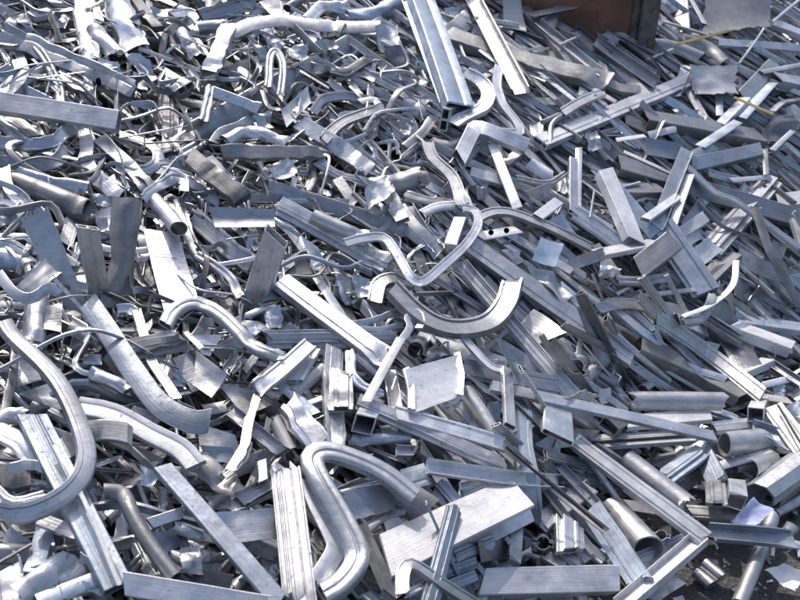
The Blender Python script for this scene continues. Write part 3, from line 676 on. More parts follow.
box b 48 7 0 |560,150 600,200|short bluish tube between the thin bright trim and the wide ribbed panel
sheet g 6 .05 |590,600 640,540 680,570 640,650|small grey folded plate below the dull long tube at right
@0,300
trim m 74 16 0 3 |20,90 60,150 200,280 280,400 335,540 350,630 320,720 230,800 100,852 -20,842|huge C shaped curved trim sweeping round at the lower left
trim m 46 12 0 |-15,745 55,800 180,772|wavy trim inside the bottom of the huge C shaped trim
strip b 92 14 0 n|350,5 430,120 520,260 640,415 770,485 840,480|wide bluish strip curving down from the big grey plate
gbox w 82 12 15 2|300,425 450,455 600,535 720,595 785,665|white sunlit curved tube passing behind the huge C shaped trim
rib n 98 13 0 |515,200,11 620,180,12 735,158,15|short dark fluted bar with an open right end beside the wide bluish strip
trim s 44 10 0 |545,40 600,220 705,395|twin ridged bright trim passing under the short dark fluted bar
gbox s 60 15 0 |660,100 700,45 790,12 900,65 1040,190 1130,228|bright bent tube arching over right of the short dark fluted bar
pipe p 55 11 0 |362,290 430,325 520,362|small shiny pipe left of the wide bluish strip
box n 80 13 0 |320,530,12 420,522,13 520,535,15|dark rough tube end poking out right of the huge C shaped trim
gbox b 118 12 0 2n|130,470 468,1150|large bluish beam with a pale stripe running down inside the huge C trim
half s 48 11 0 |-15,485 50,455 112,462|bluish curved panel at the left edge left of the striped beam's top
trim s 92 10 0 d|-20,510 70,560 150,635|dented wide trim at the left edge below the bluish curved panel
sheet m 6 .04 |70,378 200,330 310,420 240,440|grey plate inside the upper part of the huge C trim
sheet m 5 .07 |70,210 125,200 165,320 70,350|folded sheet left of the grey plate inside the huge C trim
half m 88 10 0 |150,-20 140,80 125,185|curved panel hanging under the bright torn plate at left
sheet m 11 .08 |185,20 250,5 245,130 175,115|bright curled scrap right of the hanging curved panel
chn d 50 6 0 |250,330 340,300 430,255|dark channel above the small shiny pipe
sq m 44 11 0 |270,160,13 335,195,8|small open square tube left of the wide bluish strip's top
foil p 10 .18 j|335,215 405,215 405,260 330,258|small bright scrap above the small shiny pipe
strip d 34 9 0 |22,450 45,330 62,215|dark thin strip at the left inside the huge C trim
chn d 52 9 0 |425,210 540,370 650,490|dark channel running along the underside of the wide bluish strip
box g 58 9 0 |520,450 640,485|grey tube tucked behind the white sunlit curved tube
sheet m 7 .02 |690,235 790,190 880,330 770,370|flat plate below the arch of the bright bent tube
strip m 25 12 0 |740,125 810,195|thin strip right of the short dark fluted bar's end
foil p 9 .25 j|720,400 790,435 780,470 720,450|crumpled bright scrap behind the lower part of the wide bluish strip
box m 40 11 0 |765,155 825,65|narrow tube right of the short dark fluted bar
box w 60 9 0 |250,555 300,630|pale tube showing inside the huge C trim below the rough tube end
foil d 6 .2 j|200,230 260,250 250,300 200,290|dark crumpled scrap right of the huge C trim's upper arm
half d 60 5 0 |400,380 470,440|dark panel under the small shiny pipe
box d 60 5 0 |350,470 470,480|dark tube above the dark rough tube end
strip m 50 6 0 |660,240 690,330|strip left of the flat plate under the bright bent tube
foil m 6 .2 j|680,260 740,290 740,350 690,340|crumpled scrap between the twin ridged trim and the flat plate
half g 60 8 0 d|280,110 350,150 400,180|dull dented panel joining the big grey plate's foot
foil n 6 .16 j|560,470 640,500 640,560 560,540|dull crumpled scrap below the wide bluish strip
trim s 42 9 0 |470,40 520,35 540,60|small bright trim above the short dark fluted bar
@200,300
rib s 100 13 0 |325,-80 560,115 790,275|wide grooved bar crossing the level grooved bar near the middle
rib s 76 10 0 |265,158 500,152 780,162|level grooved bar lying under the wide grooved bar near the middle
trim s 74 15 10 |440,175 340,268 220,362|short bright bent trim rising right with a pinched lower end
trim m 42 14 0 |238,368 200,480 180,580 120,685|narrow dark grooved trim hanging from the pinched end of the short bright trim
rib w 72 12 0 |445,200 375,322|short white grooved offcut right of the short bright bent trim
half w 58 10 0 |492,270 450,320 365,370|white curved panel below the short white grooved offcut
strip b 42 11 0 |320,335 400,400 475,462|bluish curved strip below the white curved panel
strip w 30 10 0 |395,425 500,385|thin white strip left of the upright grooved bar
rib s 84 11 0 |545,195 545,400 545,585|upright grooved bar standing in the lower middle
rib s 96 15 0 |570,285 570,445|short fluted offcut in front of the upright grooved bar
trim s 48 14 0 d|600,205 605,300 650,345 735,372|bright twisted trim right of the upright grooved bar's top
strip w 38 16 0 |805,150 740,280 665,405|thin white straight strip with hooked top left of the speckled plate
half s 44 11 0 |630,230 715,300|small curved panel beside the thin white straight strip
chn s 52 11 0 |757,275 785,445|short channel left of the speckled plate
box s 54 12 0 |650,420 740,460 840,505|bright box tube over the square open tube end
sq s 78 10 0 |655,498,13 690,420,6|square tube end with a black opening right of the upright grooved bar
pipe b 48 9 0 |590,555 700,558 840,550|bluish pipe lying level right of the upright grooved bar's foot
rib p 108 13 0 Td|345,405 420,495 480,590|crushed fluted bar with a torn top in the lower middle
half w 58 10 0 |300,478 340,540 365,605|white curved panel left of the crushed fluted bar
chn m 52 11 0 |125,450 230,540 335,615|channel bar sloping right behind the hanging grooved trim
sheet m 11 .05 |-15,200 110,300 45,392 -30,340|smooth curved plate below the bright bent tube's left end
sheet n 8 .08 |70,335 200,360 290,420 175,465|brownish bent sheet below the pinched end of the short trim
sheet m 11 .06 |-20,140 90,140 40,225 -20,210|pale plate left of the bright bent tube's slope
box g 62 8 0 |50,225 185,135|grey tube under the slope of the bright bent tube
foil p 10 .2 j|265,25 320,25 335,115 265,125|bright crumpled scrap above the level grooved bar's left end
half p 60 8 0 |350,115 445,78|shiny rounded panel under the wide grooved bar
half p 90 10 0 |190,130 230,110 275,165|shiny dome shaped scrap where the bright bent tube descends
box g 30 8 0 |175,290 235,215|narrow grey tube left of the short bright bent trim
chn m 40 9 0 |105,285 155,210|small channel right of the smooth curved plate
sheet s 8 .09 |-10,490 140,540 170,620 0,620|smooth bluish sheet left of the hanging grooved trim
strip m 28 11 0 |610,95 720,75 820,55|thin strip at the right above the level grooved bar
strip b 24 11 0 |630,112 720,120 810,100|thin bluish strip just above the level grooved bar's right end
foil p 8 .24 j|620,370 660,375 660,420 625,410|crumpled bright scrap above the square tube end
trim m 50 8 0 |650,240 700,310 740,330|dull trim behind the bright twisted trim
foil g 6 .2 j|110,230 180,220 200,280 130,290|dull crumpled scrap under the narrow grey tube
half d 60 6 0 |240,400 310,450 300,490|dark panel behind the hanging grooved trim
trim s 38 9 0 |140,200 170,250 120,290|small bent trim right of the pale plate
trim g 40 6 0 |280,480 270,560 300,600|dull curved trim left of the white curved panel
box w 44 8 0 |430,440 505,412|white tube left of the upright grooved bar
half s 50 8 0 |720,530 790,525|small bright rounded panel above the bluish level pipe
strip g 50 5 0 |20,440 150,420|grey strip under the brownish bent sheet
@400,300
sheet w 16 .025 |22,278 238,216 246,385 60,452|speckled shiny square plate with curled edges in the middle foreground
trim s 34 17 0 d|226,214 246,300 238,378|curled right edge strip of the speckled shiny square plate
trim s 34 16 0 |22,275 42,350 45,440|curled left edge strip of the speckled shiny square plate
ring m 78 13 0 |62,200,15 90,170,3|slotted round tube end above the speckled plate
ring m 70 12 20 |705,265,14 730,240,2|slotted round tube end below the very long weathered beam
box g 108 11 10 |505,85,8 560,120,10 610,160,14|dark boxy tube end between the fluted diving bar and the weathered beam
strip s 30 15 0 |-10,182 38,110 30,72 70,48 85,85 72,115|thin strip curled in a loop above the speckled plate
strip s 80 8 0 |60,150 260,210 430,262|wide pale strip sloping down right above the speckled plate
rib m 82 10 0 |250,272 430,312 632,345|ribbed bar lying right of the speckled plate
trim s 40 14 0 |235,125 320,225 375,272 430,280|pointed shiny trim sloping down to the folded upright bar
box s 44 16 0 |425,278 446,320 446,400 438,505|short bright upright bar right of the speckled plate
half s 54 13 0 |258,350 310,430 372,525|pale pipe shaped panel sloping right below the speckled plate
trim s 72 14 0 |-15,452 425,578|long pale trim passing just under the speckled plate
rib s 72 13 0 |-170,405 100,535 430,662|long grooved bar below the long pale trim in the foreground
foil m 8 .14 j|250,300 290,300 410,400 390,420|rough ragged strip right of the speckled plate
box s 44 14 0 |362,345 1255,548|long thin pale tube sweeping right to the lower right
foil w 14 .12 j|640,382 740,372 805,388 700,408|white torn scrap over the long thin pale tube
box m 125 12 -15 |615,430,10 625,490,12 630,548,16|square ended tube with a dark slit opening below the long thin pale tube
chn d 52 13 0 |465,388 540,470 600,525|dark channel left of the square ended tube
sheet s 10 .03 |660,515 805,520 790,580 610,592|pale flat sheet below the square ended tube
box g 78 9 0 |625,425 780,515|dull tube right of the square ended tube
rib b 82 12 0 |492,430 492,560 520,720 535,860|bluish upright grooved bar behind the square slab's corner
strip n 18 12 0 |335,205 432,118|thin dull stick between the bumper and the fluted diving bar
sheet b 10 .04 |430,210 455,200 490,290 445,295|bluish triangular plate right of the pointed shiny trim
box g 58 8 0 |370,170 470,230 590,305|dull tube left of the fluted diving bar
chn m 42 9 0 |130,165 200,245|channel above the speckled plate's top edge
half m 52 10 0 |80,250 150,205 190,235|curved panel arching above the speckled plate
foil s 11 .2 j|370,240 430,235 430,275 375,270|crumpled bright scrap at the elbow of the pointed shiny trim
box s 58 11 0 |690,610 770,555|pale tube below the pale flat sheet
foil p 12 .24 j|185,405 240,385 235,430 180,440|crumpled shiny scrap at the lower right of the speckled plate
box p 40 13 0 |385,548 455,515|shiny tube end at the foot of the short bright upright bar
half g 60 7 0 |690,350 740,300 790,270|dull panel beside the right slotted round tube end
trim g 42 8 0 |540,410 560,450 550,460|small dull trim left of the square ended tube
strip b 54 8 0 |350,430 400,420|small bluish strip behind the short bright upright bar
box m 52 8 0 |235,420 330,520|tube under the pale pipe shaped panel
sheet b 8 .04 |355,415 410,412 400,480 360,485|small bluish sheet left of the short bright upright bar
box m 60 8 0 |560,560 640,600|tube below the square ended tube's dark slit
half d 60 5 0 |100,60 190,30 210,-10|dark panel inside the bumper's curve
@600,300
box n 104 10 0 |150,185 380,290 580,395|broad weathered beam with a dark groove at the right
rib s 68 13 0 |225,70 420,205 650,382|long straight sunlit bar above the broad weathered beam
trim b 38 12 0 |220,120 260,200 360,270 505,318|bluish curved trim lying on the broad weathered beam
box b 38 11 0 |65,45 180,140 295,215|bluish tube left of the bluish curved trim
pipe m 30 12 0 |-10,75 120,190 275,325|thin pipe sloping down beside the end of the very long weathered beam
half s 78 14 0 |112,400 300,400 502,402|gutter shaped bright panel lying level at the right
foil L 13 .12 |60,372 112,380 112,420 70,418|lavender plastic scrap in the left end of the gutter shaped panel
foil w 14 .1 j|-5,358 38,352 50,408 0,420|white square scrap left of the gutter shaped panel
flatbox w 74 12 0 |90,495 260,475 440,462|white flat topped tube below the gutter shaped panel
rib w 84 10 0 |-60,568 150,548 375,540|white grooved bar below the white flat topped tube
rib m 58 10 0 |455,512 580,500 695,488|ribbed bar at the right behind the open square tube end
sq w 58 12 0 |622,460,14 650,405,6|open square tube end with a white rim at the right
rib w 82 14 0 |690,428 760,530 835,625|white grooved bar sloping down at the right edge
strip g 120 12 0 |455,-20 510,110 600,280|wide flat grey bar sloping down at the right
box w 84 13 -15 |530,112 640,150 765,198|white sunlit tube right of the wide flat grey bar
box b 58 10 0 |520,80 660,105 820,122|bluish tube just above the white sunlit tube at right
box w 56 11 0 |548,302 672,248|short white tube below the wide flat grey bar
chn m 38 11 0 |660,240 740,290 815,342|narrow channel right of the short white tube
foil w 12 .1 j|405,158 482,178 462,222 400,195|small white scrap left of the wide flat grey bar
box s 50 11 0 |305,80 420,132|short pale tube behind the long straight sunlit bar
pipe g 98 11 0 |498,578,13 560,570,12 645,560,10|dull open pipe lying among the small offcuts at right
chn b 70 12 0 |612,515 690,540 765,580|bluish channel right of the dull open pipe
box n 44 9 0 |630,392 765,412|dirty tube above the open square tube end
foil w 10 .14 j|745,425 800,390 815,470 785,465|pale torn scrap at the right edge by the white grooved bar
sq d 82 12 0 |28,520,13 95,480,8|dark square tube end at the left below the long thin pale tube
foil m 10 .2 j|140,255 225,275 230,305 150,295|crumpled scrap between the thin pipe and the weathered beam
half w 40 11 0 |170,352 222,318|small white curved panel above the gutter shaped panel
trim d 40 8 0 |40,260 80,330 110,350|dark trim left of the small crumpled scrap
rib b 62 9 0 |440,440 560,480|bluish grooved bar below the right end of the gutter shaped panel
half g 60 8 0 |700,330 780,350|dull panel at the right edge behind the dirty tube
foil b 9 .2 j|690,340 740,335 745,385 695,385|bluish crumpled scrap above the dirty tube
strip d 42 8 0 |745,380 800,330|dark strip at the right edge above the white grooved bar
sheet m 10 .06 |235,0 330,20 420,90 290,75|dull sheet above the head of the long straight sunlit bar
trim s 44 14 0 |330,85 400,75 440,20 450,-20|bright trim at the foot of the sickle shaped strip
box s 46 9 0 |620,180 700,230|pale tube under the white sunlit tube at right
strip s 28 11 0 |650,340 760,315|thin pale strip below the narrow channel
trim p 50 13 0 |-10,35 90,10 190,25 215,50|shiny wavy trim left of the long straight sunlit bar's head
half d 70 6 0 |0,290 60,330|dark panel under the end of the very long weathered beam
box g 56 7 0 |40,270 90,350|grey tube left of the dark trim
@0,450
pipe d 64 14 0 n|415,165 490,178 535,265 600,375 700,512|dark bent pipe in the lower left
box b 74 15 0 n|650,70 1120,612|long dirty blue tube sloping down right in the lower left
box s 88 14 0 n|495,535 640,548 800,580 1110,635|long pale tube lying along the bottom edge
foil p 11 .2 j|565,65 640,85 615,150 560,145|shiny curled scrap under the end of the white sunlit curved tube
box s 44 12 0 |598,295 730,248|short bright tube right of the dark bent pipe
half m 52 10 0 |680,300 740,315 815,340|curved panel below the short bright tube
foil p 10 .2 j|720,390 800,375 815,500 730,495|large shiny crumpled scrap left of the long dirty blue tube
strip b 76 9 0 |190,300 150,490|bluish flat strip left of the large striped beam
box m 52 11 0 |158,278 230,300 305,338|short tube beside the left side of the large striped beam
half s 112 12 0 c|105,560 200,490 325,425|rounded bright panel with a crumpled right end in the lower left corner
strip b 62 11 0 |150,605 280,555 390,512|bluish strip below the rounded bright panel
chn s 84 11 0 |30,465 45,640|short bright channel in the bottom left corner
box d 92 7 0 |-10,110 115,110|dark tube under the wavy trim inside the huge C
box s 40 11 0 |35,75 130,62 190,80|pale level tube behind the wavy trim inside the huge C
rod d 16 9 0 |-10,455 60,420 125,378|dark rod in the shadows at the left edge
foil m 8 .24 j|350,110 385,115 410,180 365,180|crumpled scrap right of the striped beam in the shadows
half g 60 8 0 |380,235 412,298|dull panel right of the striped beam
sheet n 7 .05 |440,370 530,348 522,392 450,402|small dull plate left of the dark bent pipe
strip m 58 7 0 |490,225 475,345|strip standing behind the bend of the dark pipe
half m 52 8 0 |430,280 470,235|small curved panel below the bend of the dark pipe
foil s 9 .18 j|630,165 668,155 660,240 630,235|small bright scrap above the short bright tube
sheet b 6 .06 |600,330 720,320 740,380 640,420|bluish sheet below the short bright tube
strip b 46 6 0 |400,185 460,215|short bluish strip at the top end of the dark bent pipe
chn g 60 6 0 |20,330 110,400|dull channel in the shadows at the lower left edge
trim d 50 5 0 |560,430 500,500|dark trim left of the dark bent pipe's foot
half g 60 6 0 |640,440 720,500|dull panel right of the dark bent pipe's foot
trim s 36 10 0 |260,590 360,550 420,580|thin trim just above the bottom edge right of the bluish strip
foil p 12 .2 j|320,410 360,420 350,460 315,455|small crumpled shiny knot at the end of the rounded bright panel
strip g 44 5 0 |270,330 290,400|grey strip in the gap left of the striped beam's middle
foil d 5 .2 j|440,440 520,440 520,490 450,490|dark crumpled scrap under the dark bent pipe
@200,450
rib g 130 15 0 Tn1|340,55 352,200 372,400 400,610|big upright fluted bar with a torn top at the bottom
gbox m 88 18 20 n|860,190 740,92 600,28 500,2 448,30 475,110 545,230 622,380 618,460 560,535 490,580|big bent tube folded into a sharp V beside the upright fluted bar
sheet m 11 .04 |60,248 300,228 305,352 150,372|grey plate left of the big upright fluted bar
sheet m 13 .05 j|560,170 775,122 782,240 620,282|torn plate with a bright lip behind the big bent V tube
ang d 58 15 20 |640,300 700,450 790,625|dark angle bar with a sunlit edge right of the big bent V tube
trim m 44 12 0 |650,335 730,270 820,238|dull trim above the dark sunlit edge bar
box w 58 11 0 |735,312 805,295|short white tube behind the dark sunlit edge bar
trim d 62 9 0 |150,370 240,390 310,425|dark curved trim below the grey plate at the bottom
chn m 58 11 0 |145,185 275,125|channel above the grey plate at the bottom left
chn m 56 10 0 |115,235 285,155|channel just below the other one above the grey plate
box s 38 12 0 |250,45 256,130|short upright tube at the top left of the upright fluted bar
half n 92 10 0 |-5,30 60,95 160,165|dull curved panel left of the channels at the bottom
foil d 9 .2 j|20,180 120,180 130,235 30,240|dark crumpled scrap left of the channels
strip d 26 13 0 |505,310 462,335 480,390 530,395|dark coiled strip seen inside the bend of the V tube
foil p 8 .18 j|245,470 310,460 312,530 250,520|shiny scrap left of the foot of the upright fluted bar
foil m 7 .2 j|0,390 90,415 80,500 0,520|crumpled scrap left of the long dirty blue tube's middle
foil p 10 .24 j|600,0 695,20 680,45 620,45|shiny jagged scrap above the big bent V tube
strip s 64 11 0 |455,400 490,500|pale strip seen through the bend of the V tube
sheet b 8 .05 |545,150 640,110 700,130 580,170|bluish curved plate behind the torn plate with bright lip
trim m 40 11 0 |95,105 165,50 190,-30|thin curved trim at the upper left of the upright fluted bar
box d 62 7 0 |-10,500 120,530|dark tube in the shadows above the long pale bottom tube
foil s 10 .2 j|650,270 720,240 735,275 680,300|small bright torn scrap at the foot of the torn plate
box d 54 7 0 |620,500 660,570|dark tube under the big bent V tube's corner
strip m 58 6 0 |240,440 310,450|strip left of the upright fluted bar
sheet b 9 .06 |0,-20 130,-10 160,60 20,40|bluish smooth sheet at the left of the thin curved trim
box g 60 6 0 |680,380 760,350|grey tube behind the dark sunlit edge bar
chn g 52 6 0 |490,420 540,470|dull channel inside the V tube's bend
@400,450
slab w 172 15 -11|-60,425 485,168|large flat white slab in the bottom middle
slab s 165 11 -8|-40,470 505,205|second flat slab under the large white slab
rib b 78 17 -25 3|222,225 175,370 130,560 110,660|bluish ribbed bar leaning on the large white slab
trim m 62 18 0 |10,580 8,490 30,445 70,455 160,525 340,640|bent tube trim curving over at the bottom edge
trim s 50 16 0 |0,575 60,560 110,530|short bright trim under the bent tube trim at the bottom edge
chn s 56 14 0 |108,65 300,92 470,115 640,128|long pale channel lying level above the large white slab
chn n 30 17 0 |415,-25 600,140 825,325|long thin dark grooved rod crossing the bluish upright bar
box s 74 12 0 |555,302 660,222 765,150|pale tube rising right under the long thin grooved rod
rib m 120 14 0 |680,285 684,400|short fluted block in the lower middle
box s 54 14 0 |465,290,12 460,370,13 452,455,15|narrow upright tube with a dark open foot right of the white slab
box d 78 10 0 |300,410 415,395|dark tube under the right end of the white slab
rib b 54 11 0 |158,125 235,212|bluish grooved offcut below the long pale channel
rib b 68 10 0 |240,165 385,108|bluish grooved bar behind the top of the white slab
rib b 92 12 0 |5,125 110,95|bluish grooved offcut left of the long pale channel
half n 118 13 0 |-30,150 50,215 110,250|dull curved plate at the left end of the white slab
box s 108 14 8 |325,535 600,522 870,518|wide grey bar with a pale lip along the bottom edge
rib m 56 11 0 |580,415 665,465|short grooved offcut first left below the fluted block
rib m 56 11 0 |645,410 725,458|short grooved offcut directly below the fluted block
rib m 52 11 0 |705,400 760,440|short grooved offcut lower right of the fluted block
ring m 62 12 0 |572,372,14 560,340,4|slotted round tube end left of the short fluted block
foil d 10 .18 j|490,340 560,365 550,410 500,405|dark crumpled scrap between the open footed tube and the slotted tube end
rib s 46 12 0 |585,15 700,45 815,72|narrow grooved bar right of the bluish upright bar
rib b 68 10 0 |620,112 820,116|bluish level grooved bar below the narrow grooved bar
sq d 58 11 0 |520,455,12 545,425,7|small dark square tube end by the wide grey bar with pale lip
foil s 14 .2 j|315,555 360,555 350,605 310,600|small bright scrap at the left end of the wide grey bar
rib b 48 9 0 |180,490 305,448|bluish ribbed bar under the second slab
rib b 44 9 0 |190,545 305,500|bluish ribbed bar lowest of those under the white slab
rib b 58 10 0 |220,430 375,365|bluish ribbed bar along the lower side of the second slab
foil b 12 .15 j|105,540 160,530 150,605 100,605|bluish scrap between the ribbed bar and the bent tube trim
box m 46 10 0 |420,605 530,582|tube at the bottom edge under the wide grey bar
rib s 58 11 0 |755,395 820,440|short grooved bar right of the fluted block
box d 54 9 0 |130,170 190,215|dark tube left of the bluish grooved offcut
chn s 46 10 0 |-15,5 65,8|short channel at the left above the bluish grooved offcut
sheet b 7 .06 |560,170 620,160 640,210 575,230|bluish sheet behind the long thin grooved rod
strip d 40 12 0 |585,40 635,135|dark strip left of the bluish level grooved bar
box m 44 9 0 |560,600 680,580|tube at the bottom edge right of centre
box s 40 10 0 |690,70 740,90|small pale tube between two grooved bars at right
foil s 11 .2 j|490,150 540,190 545,220 500,215|jagged bright scrap at the top corner of the white slab
@600,450
rib s 84 15 0 |-95,-35 180,160 428,355|long grooved bar sloping down to the asphalt at lower right
half s 92 12 0 |105,30 230,120 355,222|pale curved panel beside the upper part of the long grooved bar
rib b 82 12 0 |255,112 405,0|bluish grooved offcut right of the pale curved panel
box b 84 10 25 |395,-20 475,135|bluish channel above the fluted block by the asphalt
rib m 80 12 0 |460,130,11 464,170,12 466,218,14|short fluted block at the foot of the bluish channel
sq s 68 9 10 |545,205,12 540,140,8|small square offcut standing on the asphalt right of the fluted block
pipe s 116 9 0 |50,235,8 120,310,9 195,395,12|large bright pipe with an open lower end at the bottom
ring m 50 9 0 |245,340,12 225,365,6|small slotted tube end beside the large bright pipe
rib b 96 14 28 2|-35,235 70,390 165,535|bluish grooved bar left of the large bright pipe
chn w 70 15 0 |85,625 250,480 402,352|pale channel leaning up right at the bottom over the asphalt
rib b 62 9 0 |140,445 250,400 375,350|bluish grooved bar behind the pale leaning channel
rib n 64 8 0 |355,245 460,262 575,258|dirty grooved bar lying on the asphalt right of the long grooved bar
foil L 10 .13 |520,290 600,195 690,245 605,320|lavender crumpled plastic scrap at the lower right
chn b 68 12 0 |450,330 600,345 780,358|bluish channel lying level over the small round pipe at lower right
pipe s 58 7 0 |690,265 640,400 555,620|slim pipe lying on the asphalt at lower right
oct s 122 10 0 |635,185,9 720,115,10 830,35,10|octagonal tube at the right edge above the asphalt
lobe p 100 3 0 |402,470 470,525|shiny offcut of two joined cylinders lying on the asphalt
foil W 4 .17 j|655,480 730,455 805,490 780,578|white crumpled paper lying on the asphalt in the lower right corner
sheet n 4 .05 |180,590 290,500 342,532 235,605|brownish ribbed sheet on the asphalt under the pale leaning channel
half g 76 9 0 |610,70,12 650,60,10 705,40,8|dull rounded shell left of the octagonal tube
strip s 40 10 0 |480,62 570,30 700,5|thin pale strip above the small square offcut
box s 48 8 0 |530,72 605,52|short pale tube left of the dull rounded shell
pipe g 44 4 0 |695,255 750,225 815,190|slim dull pipe at the right edge on the asphalt
box g 56 7 0 |60,222 150,240 265,252|dull tube crossing behind the large bright pipe
pipe s 46 9 0 |560,310 640,280|short bright pipe under the lavender plastic scrap
foil w 10 .16 j|30,450 100,450 100,500 40,510|torn pale scrap at the right end of the wide grey bar
pipe w 22 4 0 |690,380 685,430|small white tube stub on the asphalt beside the slim pipe
half m 44 5 0 |750,330 775,300|small curled scrap on the asphalt near the right edge
box d 60 7 0 |690,200 760,150|dark tube between the octagonal tube and the slim dull pipe
strip g 44 6 0 |330,150 385,110|grey strip below the bluish grooved offcut by the asphalt
box g 46 5 0 |110,160 180,215|dull tube showing under the long grooved bar
sheet m 6 .05 |570,120 640,100 650,150 590,155|small sheet under the octagonal tube's left end
box m 46 5 0 |760,130 800,120|tube end at the right edge below the octagonal tube
strip b 46 6 0 |190,420 210,480|short bluish strip behind the pale leaning channel
'''
GR = {'box_tube': 'box tubes on the scrap heap', 'flat_tube': 'flat tubes on the scrap heap', 'square_tube': 'square tubes on the scrap heap', 'flat_bar': 'flat slabs on the scrap heap', 'flat_strip': 'flat strips on the scrap heap',
 'ribbed_extrusion': 'ribbed extrusions on the scrap heap', 'channel_bar': 'channel bars on the scrap heap', 'angle_bar': 'angle bars on the scrap heap', 'tee_bar': 'tee bars on the scrap heap', 'trim_bar': 'bent trims on the scrap heap',
 'round_pipe': 'round pipes on the scrap heap', 'curved_plate': 'curved plates on the scrap heap', 'thin_rod': 'thin rods on the scrap heap', 'twin_chamber_tube': 'twin chamber tubes on the scrap heap', 'octagonal_tube': None, 'grooved_tube': 'grooved tubes on the scrap heap',
 'slotted_tube': 'slotted round tube ends on the scrap heap', 'double_cylinder': None, 'flat_sheet': 'sheets and plates on the scrap heap', 'crumpled_sheet': 'crumpled scraps on the scrap heap', 'yellow_strap': 'yellow straps on the scrap heap', 'crumpled_paper': None, 'plastic_scrap': 'lavender plastic scraps'}
def tag(o, label=None, cat=None, group=None, kind=None):
    if label: o['label'] = label
    if cat: o['category'] = cat
    if group: o['group'] = group
    if kind: o['kind'] = kind

def facing(p, nrm, mat=''):
    v = (CAM - p).normalized()
    k = min(1.0, max(0.0, (p.x + 0.9) / 1.5))          # steeper, camera-facing faces on the high side of the heap
    if mat == 'w': return (v * .25 + nrm * .25 + Vector((0, 0, .6)) + Vector((0, .12, 0))).normalized()
    if mat == 's': k *= 1.35
    return (v * (0.85 - 0.4 * k) + nrm * 0.35 + Vector((0, 0, 1)) * (0.02 + 0.3 * k) + Vector((0.18 * (1 - k), 0, 0))).normalized()

def build(line, ox, oy, idx):
    head, pts, label = [s.strip() for s in line.split('|')]
    h = head.split(); kind, mat = h[0], h[1]
    P = []
    for tok in pts.split():
        v = [float(q) for q in tok.split(',')]
        P.append((ox + v[0] / 4, oy + v[1] / 4, v[2] if len(v) > 2 else None))
    bm = bmesh.new()
    if kind in ('sheet', 'foil'):
        lift, amp = float(h[2]) / 100, float(h[3]); fl = h[4] if len(h) > 4 else ''
        k = 0.012 * random.Random(idx).uniform(-1, 1)
        c = [at(x, y, z / 100 if z is not None else lift + (.02 if i < 2 else 0) + k) for i, (x, y, z) in enumerate(P)]
        foil = kind == 'foil' and mat != 'W'
        sheetmesh(bm, c, 0.003, amp * (0.95 if foil else 1.0), idx * 1.37, 18 if foil else 14, .10 if 'j' in fl else .015, 0.04)
        name, cat = LABNAME[kind]
        if mat == 'W': name, cat = 'crumpled_paper', 'paper scrap'
        if mat == 'L': name, cat = 'plastic_scrap', 'plastic scrap'
        o = link(name, bm, MAT['s' if foil and mat == 'p' and idx % 3 else mat], sharp=24)
        tag(o, label, cat, GR[name], 'thing'); return o
    w, lift, roll = float(h[2]), float(h[3]), float(h[4]); fl = h[5] if len(h) > 5 else ''
    hero = 'into a big S' in label or w >= 50 and any(q in label for q in ('huge C', 'bumper turned', 'V tube', 'sharp V', 'long arched', 'tube arching'))
    if kind == 'trim' and not hero: wpx = .84 * w
    else: wpx = w
    P3 = [at(x, y, (z if z is not None else lift) / 100) for x, y, z in P]
    mid = P3[len(P3) // 2]; wm = wpx / 4 * depth(mid) / FPX
    nrm = slope_normal(mid.x, mid.y)
    rr = random.Random(idx * 7 + 1)
    if roll == 0: roll = rr.uniform(-22, 22)
    if len(P3) > 2 and kind != 'trim' and 'k' not in fl:          # bars that are straight in the photo are straight
        ch = P3[-1] - P3[0]; u = ch.normalized()
        if max(((q - P3[0]) - u * (q - P3[0]).dot(u)).length for q in P3) < .075 * ch.length: P3 = [P3[0], P3[-1]]
    var = {'rib': ['rib', 'rib2', 'rib3', 'rib2', 'rib3'], 'trim': ['trim', 'trim2', 'trim3', 'trim2', 'trim3']}.get(kind, [kind])
    vk = var[rr.randrange(len(var))]
    for q in '123':
        if q in fl: vk = kind + (q if q != '1' else '')
    if kind == 'gbox' and '2' in fl: vk = 'gbox2'
    prof = PROF['strip' if kind == 'strap' else vk]()
    if kind in ('rib', 'trim', 'chn', 'ang', 'gbox') and rr.random() < .5:      # mirrored section
        prof = [[(-x, y) for x, y in lp][::-1] for lp in prof]
    if kind in ('trim', 'strip') and len(P3) > 2 and not hero and 'k' not in fl and rr.random() < .5: fl += 'k'
    left = P[0][0] < 400 - .25 * P[0][1] + 60
    if P[0][0] < 430 and P[0][1] < 340 and not any(q in label for q in ('bright', 'shiny', 'pale', 'white', 'glossy')):      # darker metals towards the upper left
        u_ = rr.random(); mat = {'s': 'm' if u_ < .5 else 's', 'm': 'g' if u_ < .4 else 'm'}.get(mat, mat)
    if left and 'n' not in fl and kind not in ('ring', 'lobe', 'rod', 'strap', 'sq', 'slab') and 'd' not in fl and mat != 'w':
        fl += 'p' * rr.choice([0, 0, 1, 1, 2])
        if rr.random() < .15: fl += 'd'
        if rr.random() < .55 and kind not in ('dbl', 'pipe'): fl += 'e'
    if kind not in ('ring', 'lobe', 'pipe', 'rod') and not set(fl) & set('cCtTn') and rr.random() < .6 and mat in 'mgdnpsb': fl += rr.choice('cttT')
    sweep(bm, P3, prof, wm, facing(mid, nrm, mat), roll, fl, idx, twist=rr.uniform(-9, 9), step=.012 if set(fl) & set('pde') else .02)
    name, cat = LABNAME.get(kind, ('yellow_strap', 'strap'))
    o = link(name, bm, MAT[mat])
    tag(o, label, cat, GR[name], 'thing')
    return o

